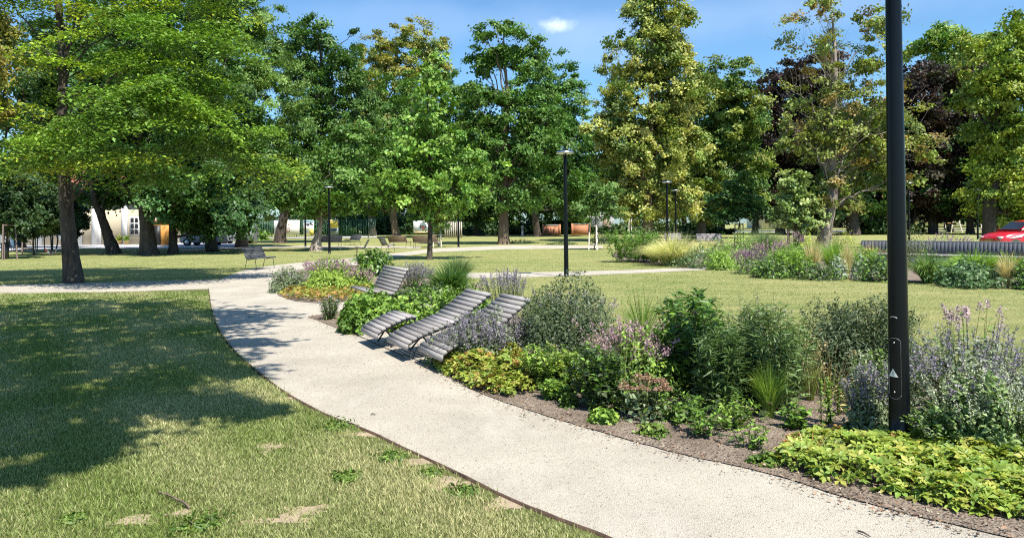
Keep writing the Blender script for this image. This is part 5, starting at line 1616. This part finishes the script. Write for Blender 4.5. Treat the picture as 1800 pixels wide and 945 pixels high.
tp_ = b + np.stack([rng.normal(0, .6, n) * h, rng.normal(0, .6, n) * h, h], 1)
mb = MB()
mb.add(np.stack([b - sd, b + sd, tp_], 1).reshape(-1, 3), np.arange(n * 3).reshape(-1, 3), np.repeat(np.clip(col, .01, 1), 3, 0))
tag(mb.build('mown_grass', M['blade']), 'short mown grass of the lawns beyond the flower bed', 'grass', None, 'stuff')

for i, (px, py, w_, tp, lab) in enumerate([(130, 915, 44, 900, 'small green weed at the bottom left of the near lawn'), (350, 925, 95, 905, 'large green weed near the bottom edge of the lawn'), (592, 752, 80, 735, 'weed growing at the lawn edge halfway along the strip'), (688, 806, 70, 790, 'broad weed beside the edging strip right of the bare patch'), (757, 834, 42, 822, 'little weed just beyond the broad weed at the strip'), (812, 867, 60, 853, 'ragged weed at the lower end of the edging strip'), (610, 840, 60, 828, 'pale weed in the middle of the near lawn')]):
    Plant('weed', lab, 'weed', px, py, w_, tp, 'weeds in the near lawn').mound(95, .045, .015, FRESH + LEAFY, up=.9, H=.8, ext=1.6, shell=.1)
tw = MB()
pts = [P(278, 864, .02), P(296, 869, .03), P(312, 877, .035), P(326, 884, .03), P(333, 892, .015)]
tw.tube(catmull(pts, 4), np.linspace(.005, .008, 17), 6)
tw.tube([P(296, 869, .03), P(292, 860, .05)], [.004, .002], 5)
tag(tw.build('twig', M['bark_brown']), 'crooked grey brown twig lying on the near lawn', 'twig')
for (p, q, lab) in [((436, 557), (448, 556), 'dark twig on the path by the shadow stripes'), ((652, 727), (660, 728), 'short dark twig near the lawn side of the path'), ((1508, 932), (1530, 942), 'dark stick on the path at the bottom right')]:
    t_ = MB()
    a_, b_ = P(*p, .014), P(*q, .014)
    t_.tube([a_, (a_ + b_) / 2 + [0, .01, .004], b_], [.006, .005, .003], 5)
    tag(t_.build('twig', M['bark_dark']), lab, 'twig')


# pebbles on the path and chips on the soil
def in_poly(q, poly):
    ins = np.zeros(len(q), bool)
    a = np.array(poly)
    b = np.roll(a, -1, 0)
    for (x1, y1), (x2, y2) in zip(a, b):
        ins ^= ((y1 > q[:, 1]) != (y2 > q[:, 1])) & (q[:, 0] < (x2 - x1) * (q[:, 1] - y1) / (y2 - y1 + 1e-12) + x1)
    return ins


rng = np.random.default_rng(21)
q = np.column_stack([rng.uniform(-5, 6, 60000), 3.5 * (15 / 3.5) ** rng.random(60000)])
q = q[in_poly(q, path) & ~in_poly(q, bedA2)][:8000]
n = len(q)
sz = rng.uniform(.0015, .0045, n) * np.clip(q[:, 1] / 6, .8, 1.6)
octv = np.array([[1, 0, 0], [0, 1, 0], [-1, 0, 0], [0, -1, 0], [0, 0, .8], [0, 0, -.5]])
octf = np.array([[0, 1, 4], [1, 2, 4], [2, 3, 4], [3, 0, 4]])
V = octv[None] * sz[:, None, None] * rng.uniform(.6, 1.4, (n, 6, 1)) + np.column_stack([q, np.full(n, .006)])[:, None]
mb = MB()
gc = np.array([.42, .385, .33]) * rng.choice([.3, .75, 1.0, 1.15], (n, 1), p=[.07, .3, .45, .18])
mb.add(V.reshape(-1, 3), (np.arange(n)[:, None, None] * 6 + octf[None]).reshape(-1, 3), np.repeat(gc, 6, 0))
tag(mb.build('loose_gravel', M['dryleaf']), 'loose pale grit on the gravel path', 'grit', None, 'stuff')
q = np.column_stack([rng.uniform(-4, 7, 60000), rng.uniform(4, 16, 60000)])
q = q[in_poly(q, bedA2)][:9000]
# strays along the bed edge
ea = np.array(edgeA2)
k = rng.integers(0, len(ea), 1600)
q = np.concatenate([q, ea[k] + rng.normal(0, .10, (1600, 2))])
n = len(q)
mb = MB()
sz = rng.uniform(.012, .038, n)
mb.leaves(np.column_stack([q, rng.uniform(.014, .035, n)]), rng.normal(0, .45, (n, 3)) + [0, 0, 1], rng.normal(size=(n, 3)), sz, sz * rng.uniform(.25, .6, n), pick_cols(rng, [(.24, .175, .13), (.33, .25, .18), (.14, .10, .075), (.42, .35, .26), (.28, .17, .11)], n, .2))
tag(mb.build('bark_mulch', M['dryleaf']), 'brown bark chips and litter on the bed soil', 'mulch', None, 'stuff')


# ------------------------------------------------------------------ buildings and far things
def wall_box(px0, px1, pybase, depth, h):
    a, b = P(px0, pybase), P(px1, pybase)
    return a, b


def facade():
    Yb = 70.0
    x0, x1 = uv(-140, 425)[0] * Yb / F, uv(258, 425)[0] * Yb / F
    root = thing('cream_building', 'cream building with white pilasters and red tiled roof behind the left trees', 'building', (x0, Yb, 0))
    W = x1 - x0

    def X(px):
        return uv(px, 415)[0] * Yb / F - x0
    mb = MB()
    mb.box((W / 2, 4, 2.15), (W, 8, 4.3))
    mb.build('wall', M['cream'], root)
    r = MB()
    r.add([(-.4, -.5, 4.35), (W + .4, -.5, 4.35), (W + .4, 8.5, 4.35), (-.4, 8.5, 4.35), (1.5, 4, 8.6), (W - 1.5, 4, 8.6)], [[0, 1, 5, 4], [2, 3, 4, 5]])
    r.add([(-.4, -.5, 4.35), (-.4, 8.5, 4.35), (1.5, 4, 8.6), (W + .4, -.5, 4.35), (W + .4, 8.5, 4.35), (W - 1.5, 4, 8.6)], [[0, 2, 1], [3, 4, 5]])
    r.build('roof', M['tile'], root)
    c = MB()
    c.box((W / 2, -.2, 4.22), (W + .5, .4, .22))
    c.build('cornice', M['white'], root)
    for px in (-60, 8, 70, 140, 168, 220, 256):
        p = MB()
        p.box((X(px), -.08, 2.05), (.55, .16, 4.1))
        p.build('pilaster', M['white'], root)
    for px in (-100, -20, 28, 62, 100, 237):
        f = MB()
        f.box((X(px), -.02, 1.75), (.95, .10, 1.75))
        w_ = f.build('window', M['white'], root)
        g_ = MB()
        for sx in (-.2, .2):
            for sz_ in (-.55, 0, .55):
                g_.box((X(px) + sx, -.078, 1.75 + sz_), (.32, .02, .45))
        g_.build('pane', M['glass'], w_)
    d = MB()
    d.box((X(170), -.03, 1.5), (.9, .10, 3.0))
    d.build('white_panel', M['white'], root)
    # thin star-like line ornament on the wall
    return X


facade()
Yk = 66.0
xk = uv(281, 420)[0] * Yk / F
root = thing('kiosk', 'orange timber kiosk with dark doorway between the two black trunks', 'kiosk', (xk, Yk, 0))
mb = MB(); mb.box((0, .8, 1.05), (1.7, 1.6, 2.1)); mb.build('wall', M['orange'], root)
mb = MB(); mb.box((-.28, -.03, .9), (.72, .05, 1.75)); mb.build('door', M['black'], root)
mb = MB(); mb.box((0, .8, 2.16), (1.95, 1.9, .12)); mb.build('roof', M['tile'], root)


def planter(label, px, py, r, h, plant_h, cols):
    B = P(px, py)
    t = thing('planter', label, 'planter', tuple(B), 0, 'ochre planters before the facade')
    mb = MB()
    mb.lathe([(0, 0), (r * .72, 0), (r * .95, h * .85), (r * 1.06, h * .86), (r * 1.06, h), (r * .9, h), (r * .85, h * .9), (0, h * .9)], 24)
    mb.build('pot', M['pot'], t)
    rg = np.random.default_rng(int(px))
    mb = MB()
    if plant_h > 1:
        mb.tube([(0, 0, h * .8), (.02, 0, h + plant_h * .6)], [.06, .04], 8)
        mb.build('stem', M['bark_brown'], t)
        mb = MB()
        n = 900
        p = rg.normal(0, .36, (n, 3)) + [0, 0, h + plant_h * .8]
    else:
        n = 260
        p = rg.normal(0, r * .45, (n, 3)) + [0, 0, h + plant_h * .4]
    mb.leaves(p, rg.normal(size=(n, 3)) + [0, 0, 1], rg.normal(size=(n, 3)), .16, .1, pick_cols(rg, cols, n))
    mb.build('foliage', M['leaf'], t)


planter('large ochre pot with small standard tree left of the leaning trunk', 152, 429, .55, .75, 2.0, FRESH)
planter('large ochre pot with tree left of the thickest black trunk', 238, 429, .58, .78, 2.0, FRESH)
planter('small pot with yellow green plant before the white facade', 209, 430, .25, .35, .6, CHART)
planter('small pot with green plant beside the larger right pot', 222, 430, .25, .35, .55, FRESH)

# white garden parasol frame panel, bin, sign, loungers at the plaza
B = P(9, 455)
t = thing('litter_bin', 'dark grey litter bin at the left photo edge', 'bin', tuple(B))
mb = MB(); mb.lathe([(0, .06), (.17, .06), (.19, .80), (.0, .80)], 20); mb.build('body', M['frame'], t)
mb = MB(); mb.lathe([(.19, .80), (.21, .82), (.21, .87), (.12, .90), (0, .90)], 20); mb.build('lid', M['black'], t)
B = P(107, 436)
t = thing('notice_board', 'small white notice on a post left of the large spreading trunk', 'sign', tuple(B))
mb = MB(); mb.box((0, 0, .95), (.36, .03, .5)); mb.build('panel', M['white'], t)
mb = MB(); mb.tube([(0, .03, 0), (0, .03, 1.2)], .025, 6); mb.build('post', M['frame'], t)
mb = MB()
for k_ in range(3):
    mb.box((0, -.018, 1.07 - .1 * k_), (.24, .006, .03))
mb.build('print', M['peach'], t)
a, b = P(79, 441, 1.1), P(100, 440, .95)
mb = MB()
for i in range(6):
    p, q = a + (b - a) * i / 6, a + (b - a) * (i + 1) / 6
    sg = lambda t_: np.array([0, 0, -.12 * math.sin(math.pi * t_)])
    p = p + sg(i / 6); q = q + sg((i + 1) / 6)
    mb.add([p, q, q + [0, 0, .08], p + [0, 0, .08]], [[0, 1, 2, 3]], mat=i % 2)
tag(mb.build('barrier_tape', [M['red_print'], M['white']]), 'red and white tape strung between the dark stakes', 'tape')
for px, mt_, lab in ((21, 'black', 'black lounge chair on the plaza behind the grey bin'), (29, 'white', 'white lounge chair between two black ones on the plaza'), (35, 'black', 'black lounge chair right of the white one on the plaza')):
    B = P(px, 441)
    t = thing('lounge_chair', lab, 'chair', tuple(B), face(.7, -.7), 'lounge chairs on the plaza')
    mb = MB(); slat_profile(mb, [(-.5, .34), (-.1, .30), (.2, .33)], .6, .08, .004, .03); mb.build('seat', M[mt_], t)
    mb = MB(); slat_profile(mb, [(.22, .35), (.4, .65), (.55, .92)], .6, .08, .004, .03); mb.build('backrest', M[mt_], t)
    for sx in (-.26, .26):
        for sy in (-.4, .25):
            l = MB(); l.tube([(sx, sy, .3), (sx, sy, 0)], .016, 6); l.build('leg', M['frame'], t)


# vehicles
def loft_body(secs, mat, name, parent):
    """secs: list of (x, halfwidth_bottom, halfwidth_top, z0, z1)"""
    mb = MB()
    ring = []
    for x, wb, wt, z0, z1 in secs:
        zm = z0 + (z1 - z0) * .55
        ring += [(x, -wb * .94, z0), (x, -wb, z0 + .12), (x, -wb, zm), (x, -wt, z1 - .05), (x, -wt * .82, z1), (x, wt * .82, z1), (x, wt, z1 - .05), (x, wb, zm), (x, wb, z0 + .12), (x, wb * .94, z0)]
    n = 10
    q = [[i * n + k, i * n + (k + 1) % n, (i + 1) * n + (k + 1) % n, (i + 1) * n + k] for i in range(len(secs) - 1) for k in range(n)]
    mb.add(ring, q)
    mb.add(ring[:n], [list(range(n))]) if False else None
    L0 = len(ring)
    mb.add([ring[k] for k in range(n)], [[0, 1, 8, 9], [1, 2, 7, 8], [2, 3, 6, 7], [3, 4, 5, 6]])
    mb.add([ring[-n + k] for k in range(n)], [[9, 8, 1, 0], [8, 7, 2, 1], [7, 6, 3, 2], [6, 5, 4, 3]])
    return mb.build(name, mat, parent, smooth=False)


def wheels(t, xs, w, r=.31):
    for x in xs:
        for s_ in (-1, 1):
            mb = MB()
            mb.tube([(x, s_ * (w - .20), r), (x, s_ * (w + .005), r)], [r, r], 24)
            wh = mb.build('wheel', M['rubber'], t)
            mb = MB()
            mb.tube([(x, s_ * (w - .01), r), (x, s_ * (w + .015), r)], [r * .62, r * .55], 16)
            mb.build('rim', M['steel'], wh)


def quadp(mb, pts, mat=0):
    mb.add(pts, [[0, 1, 2, 3]], mat=mat)


u_, v_ = uv(1738, 410)
Yc = 37.0
car = thing('parked_car', 'red car with white markings cut by the right photo edge', 'car', (u_ * Yc / F, Yc, 0), math.radians(6))
loft_body([(0, .62, .55, .28, .66), (.10, .78, .70, .22, .78), (.45, .84, .76, .20, .90), (1.0, .86, .78, .20, .98), (1.12, .86, .78, .20, 1.0), (3.9, .86, .78, .20, 1.0), (4.15, .80, .72, .3, .96)], M['red_paint'], 'body', car)
loft_body([(1.05, .74, .70, .98, 1.02), (1.75, .76, .60, .98, 1.48), (2.3, .77, .60, .98, 1.56), (3.2, .77, .60, .98, 1.55), (3.95, .74, .60, .98, 1.2)], M['red_paint'], 'cabin', car)
mb = MB(); quadp(mb, [(1.07, -.66, 1.035), (1.07, .66, 1.035), (1.70, .56, 1.455), (1.70, -.56, 1.455)])
mb.v[-1] += np.array([-.02, 0, .02], np.float32)
mb.build('windscreen', M['glass'], car)
for s_ in (-1, 1):
    mb = MB(); quadp(mb, [(1.42, s_ * .775, 1.06), (2.25, s_ * .785, 1.06), (2.25, s_ * .66, 1.46), (1.85, s_ * .66, 1.44)]); mb.build('side_window', M['glass'], car)
    mb = MB(); mb.box((1.45, s_ * .90, 1.08), (.10, .16, .12)); mb.build('mirror', M['red_paint'], car)
    mb = MB(); mb.box((.12, s_ * .58, .70), (.14, .30, .12)); mb.build('headlight', M['white'], car)
    mb = MB(); quadp(mb, [(1.35, s_ * .868, .62), (1.95, s_ * .868, .62), (1.95, s_ * .868, .86), (1.35, s_ * .868, .86)])
    d_ = mb.build('door', M['red_paint'], car)
    mb = MB()
    for k_, (x_, z_) in enumerate([(1.5, .82), (1.62, .79), (1.74, .83), (1.60, .70), (1.80, .72)]):
        mb.box((x_, s_ * .874, z_), (.09, .006, .05))
    mb.build('white_marking', M['white'], d_)
    mb = MB(); quadp(mb, [(.35, s_ * .848, .66), (1.05, s_ * .872, .72), (1.25, s_ * .872, .90), (.8, s_ * .86, .80)]); mb.build('white_stripe', M['white'], car)
wheels(car, (.75, 3.3), .86)

Yv = 64.0
van = thing('parked_van', 'silver van parked in tree shade right of the orange kiosk', 'van', (uv(324, 420)[0] * Yv / F, Yv, 0), math.radians(-4))
loft_body([(0, .80, .70, .35, .85), (.15, .90, .80, .25, 1.0), (.6, .92, .82, .25, 1.15), (.8, .92, .82, .25, 1.25), (3.2, .92, .82, .25, 1.25), (3.4, .9, .8, .3, 1.2)], M['van_paint'], 'body', van)
loft_body([(.75, .85, .78, 1.2, 1.26), (1.35, .85, .72, 1.2, 1.85), (3.1, .85, .72, 1.2, 1.9), (3.35, .85, .72, 1.2, 1.6)], M['van_paint'], 'cabin', van)
mb = MB(); quadp(mb, [(.77, -.7, 1.29), (.77, .7, 1.29), (1.30, .62, 1.80), (1.30, -.62, 1.80)]); mb.v[-1] += np.array([-.03, 0, .02], np.float32); mb.build('windscreen', M['glass'], van)
for s_ in (-1, 1):
    mb = MB(); quadp(mb, [(1.2, s_ * .862, 1.30), (3.0, s_ * .862, 1.30), (3.0, s_ * .775, 1.75), (1.5, s_ * .775, 1.75)]); mb.build('side_window', M['glass'], van)
    mb = MB(); mb.box((.13, s_ * .62, .85), (.12, .26, .16)); mb.build('headlight', M['white'], van)
wheels(van, (.7, 2.6), .92, .33)
dup(van, 'pale car half hidden in the shade left of the green fence', (uv(386, 420)[0] * 70 / F, 70, 0), math.radians(4))


# green fence with banners
Yf = 88.0


def FX(px):
    return uv(px, 405)[0] * Yf / F


fx0 = FX(432)
fence = thing('bar_fence', 'green metal bar fence carrying banners behind the left lawn', 'fence', (fx0, Yf, 0))
mb = MB()
for i, xx in enumerate(np.arange(0, FX(662) - fx0, .20)):
    mb.box((xx, 0, 1.2), (.045, .045, 2.2))
mb.build('bars', M['fence_green'], fence)
mb = MB()
for zz in (.25, 2.15):
    mb.box(((FX(662) - fx0) / 2, .05, zz), (FX(662) - fx0, .04, .07))
mb.build('rail', M['fence_green'], fence)
for xx in np.arange(0, FX(662) - fx0 + .1, 3.0):
    mb = MB(); mb.box((xx, .06, 1.2), (.09, .09, 2.4)); mb.build('post', M['fence_green'], fence)
mb = MB(); mb.box(((FX(662) - fx0) / 2, .1, .12), (FX(662) - fx0, .3, .24)); mb.build('base_wall', M['concrete'], fence)
fence2 = None


def ring(mb, c, r0, r1, y, mat, a0=0, a1=6.2832, n=28):
    an = np.linspace(a0, a1, n)
    v = [(c[0] + r * math.cos(t), y, c[1] + r * math.sin(t)) for t in an for r in (r0, r1)]
    mb.add(v, [[2 * i, 2 * i + 1, 2 * i + 3, 2 * i + 2] for i in range(n - 1)], mat=mat)


def banner(label, px0, px1, py0, py1, Y, prints):
    x0, x1 = uv(px0, 400)[0] * Y / F, uv(px1, 400)[0] * Y / F
    z0, z1 = PY((px0 + px1) / 2, py1, Y)[2], PY((px0 + px1) / 2, py0, Y)[2]
    t = thing('banner', label, 'banner', ((x0 + x1) / 2, Y - .12, z0))
    w_, h_ = x1 - x0, z1 - z0
    mb = MB(); mb.box((0, 0, h_ / 2), (w_, .03, h_)); mb.build('cloth', M['white'], t)
    for nm, mt_, fn in prints:
        mb = MB()
        fn(mb, w_, h_)
        mb.build(nm, M[mt_], t)
    return t


def blobs(lst, y=-.019):
    def fn(mb, w_, h_):
        for (u0, v0, r) in lst:
            ring(mb, ((u0 - .5) * w_, v0 * h_), 0.0, r * h_, y, 0, n=9)
    return fn


def rects(lst, y=-.019):
    def fn(mb, w_, h_):
        for (u0, v0, u1, v1) in lst:
            mb.box((((u0 + u1) / 2 - .5) * w_, y, (v0 + v1) / 2 * h_), ((u1 - u0) * w_, .006, (v1 - v0) * h_))
    return fn


def emb(c0, r):
    def fn(mb, w_, h_):
        ring(mb, ((c0[0] - .5) * w_, c0[1] * h_), r * .78 * h_, r * h_, -.020, 0, 2.2, 7.2)
        ring(mb, ((c0[0] - .5) * w_, c0[1] * h_), r * .25 * h_, r * .40 * h_, -.020, 0)
    return fn


def emb2(c0, r):
    def fn(mb, w_, h_):
        ring(mb, ((c0[0] - .5) * w_, c0[1] * h_), r * .80 * h_, r * .98 * h_, -.022, 0, .4, 1.8)
        ring(mb, ((c0[0] - .5) * w_, c0[1] * h_), r * .80 * h_, r * 1.05 * h_, -.022, 0, 3.5, 6.0)
    return fn


banner('large white banner with ring emblem on the green fence', 482, 527, 387, 413, Yf, [('emblem', 'red_print', emb((.52, .36), .18)), ('emblem_ring', 'ink', emb2((.52, .36), .18)), ('warm_print', 'peach', blobs([(.44, .90, .09), (.52, .86, .07), (.60, .72, .07), (.66, .80, .05), (.70, .62, .04)])), ('dark_print', 'ink', blobs([(.40, .80, .04), (.80, .92, .035), (.90, .92, .035), (.76, .82, .025), (.84, .80, .02), (.56, .68, .03)]))])
banner('blue white and yellow poster beside the gnarled trunk', 534, 552, 387, 413, Yf, [('sky_print', 'blue', rects([(0.02, .84, .98, .98)])), ('dark_print', 'ink', blobs([(.2, .74, .09), (.45, .70, .10), (.7, .76, .09), (.85, .70, .06)])), ('yellow_print', 'yellow', rects([(.02, .42, .62, .47), (.62, .02, .98, .40), (.02, .02, .98, .06)])), ('text_block', 'slate_print', rects([(.12, .34, .5, .37), (.12, .28, .46, .31), (.12, .22, .5, .25), (.12, .16, .44, .19)]))])
banner('yellow and grey poster just right of the left lamp', 581, 595, 386, 412, Yf - .4, [('yellow_print', 'yellow', rects([(.02, .45, .98, .98)])), ('dark_print', 'ink', blobs([(.3, .85, .07), (.5, .62, .08), (.75, .75, .06), (.3, .55, .06)])), ('grey_print', 'slate_print', rects([(.02, .02, .98, .42)])), ('text_line', 'white', rects([(.15, .30, .85, .34), (.3, .2, .7, .24)]))])
banner('pale banner with dark round emblem behind the bright young trunk', 727, 757, 388, 410, 84, [('grey_print', 'slate_print', blobs([(.55, .62, .28), (.42, .42, .2), (.7, .4, .2)])), ('emblem', 'red_print', emb((.55, .48), .14)), ('emblem_disc', 'ink', lambda mb, w_, h_: ring(mb, (.05 * w_, .48 * h_), 0, .17 * h_, -.0195, 0)), ('base_strip', 'peach', rects([(.05, .03, .95, .16)]))])
# white slat fence
B = PY(797, 404, 80)
t = thing('slat_fence', 'weathered white slat fence in shade right of the emblem banner', 'fence', (B[0], 80, 0))
mb = MB()
for i in range(9):
    mb.box((-.9 + i * .22, 0, .95), (.13, .03, 1.7 + random.uniform(-.1, .1)))
mb.build('slats', M['wood_pale'], t)
mb = MB(); mb.box((0, .04, .4), (2.1, .04, .08)).box((0, .04, 1.4), (2.1, .04, .08)); mb.build('rail', M['wood_stake_dark'], t)


# brick walls and grey house
def brickwall(label, px0, px1, py0, py1, Y):
    x0, x1 = uv(px0, 400)[0] * Y / F, uv(px1, 400)[0] * Y / F
    h_ = PY(px0, py0, Y)[2]
    t = thing('brick_wall', label, 'wall', ((x0 + x1) / 2, Y, 0))
    mb = MB(); mb.box((0, .2, h_ / 2), (x1 - x0, .4, h_)); mb.build('bricks', M['brick'], t)
    mb = MB(); mb.box((0, .2, h_ + .04), (x1 - x0 + .1, .5, .08)); mb.build('coping', M['concrete'], t)
    for s_ in (-1, 1):
        mb = MB(); mb.box((s_ * (x1 - x0) / 2, .18, (h_ + .1) / 2), (.25, .5, h_ + .1)); mb.build('pier', M['brick'], t)


brickwall('leaf shaded red brick wall left of the middle lamp', 955, 984, 396, 411, 94)
brickwall('sunlit orange brick wall right of the middle lamp', 1006, 1036, 394, 410, 94)
Yh = 100.0
xh = uv(1032, 400)[0] * Yh / F
t = thing('grey_house', 'light grey house behind the orange brick wall', 'house', (xh, Yh, 0))
mb = MB(); mb.box((0, 3, 1.9), (7.4, 6, 3.8)); mb.build('wall', M['grey_wall'], t)
mb = MB(); mb.add([(-4, -.4, 3.82), (4, -.4, 3.82), (4, 3, 6), (-4, 3, 6), (-4, 6.4, 3.82), (4, 6.4, 3.82)], [[0, 1, 2, 3], [3, 2, 5, 4]]); mb.build('roof', M['slat_blue'], t)
mb = MB(); mb.box((2.6, -.03, 1.0), (.9, .08, 2.0)); mb.build('door', M['wood_brown'], t)
mb = MB(); mb.box((-1.2, -.03, 2.0), (1.1, .08, 1.2)); w_ = mb.build('window', M['white'], t)
mb = MB(); mb.box((-1.2, -.078, 2.0), (.9, .02, 1.0)); mb.build('pane', M['glass'], w_)
B = P(918.5, 415)
t = thing('stone_post', 'pale grey stone post in the shade left of the brick walls', 'post', tuple(B))
mb = MB(); mb.lathe([(.22, 0), (.22, .15), (.15, .2), (.13, 1.05), (.2, 1.1), (.2, 1.25), (.0, 1.32)], 14); mb.build('shaft', M['concrete'], t)


# pale buildings far right, seen between trunks
def far_house(label, px0, px1, h_, Y, mat, n):
    x0, x1 = uv(px0, 395)[0] * Y / F, uv(px1, 395)[0] * Y / F
    t = thing('pale_building', label, 'building', ((x0 + x1) / 2, Y, 0), 0, 'pale buildings beyond the park')
    W = x1 - x0
    mb = MB(); mb.box((0, 5, h_ / 2), (W, 10, h_)); mb.build('wall', mat, t)
    mb = MB(); mb.add([(-W / 2 - .4, -.4, h_ + .01), (W / 2 + .4, -.4, h_ + .01), (W / 2 - 2, 5, h_ + 3.5), (-W / 2 + 2, 5, h_ + 3.5), (-W / 2 - .4, 10.4, h_ + .01), (W / 2 + .4, 10.4, h_ + .01)], [[0, 1, 2, 3], [3, 2, 5, 4], [0, 3, 4], [1, 5, 2]] if False else [[0, 1, 2, 3], [3, 2, 5, 4]]); mb.build('roof', M['tile'], t)
    for i in range(n):
        for zz in (1.9, 4.9):
            if zz + 1 > h_:
                continue
            mb = MB(); mb.box((-W / 2 + (i + .5) * W / n, -.02, zz), (1.3, .1, 1.7)); mb.build('window', M['glass'], t)


far_house('white building seen between trunks left of the pale curved trunk', 1340, 1440, 5.5, 150, M['white'], 5)
far_house('cream building seen between trunks left of the near lamp post', 1450, 1560, 6, 152, M['cream'], 5)
far_house('white building seen between trunks right of the near lamp post', 1600, 1760, 6, 150, M['white'], 7)
# timber play frames
for px, py, lab in ((1668, 409, 'timber play frame under the trees right of the near lamp post'), (1730, 407, 'timber play frame just left of the red car')):
    B = P(px, py)
    t = thing('play_frame', lab, 'play frame', tuple(B), .3, 'timber frames of the playground')
    for sx in (-1.0, 1.0):
        for sy in (-.5, .5):
            mb = MB(); mb.tube([(sx * 1.15, sy * 1.5, 0), (sx, sy * .3, 2.3)], .06, 8); mb.build('leg', M['wood_pale'], t)
    mb = MB(); mb.tube([(-1.2, 0, 2.3), (1.2, 0, 2.3)], .06, 8); mb.build('beam', M['wood_pale'], t)
    mb = MB(); mb.box((0, 0, 1.1), (1.6, .6, .06)); mb.build('platform', M['orange'], t)
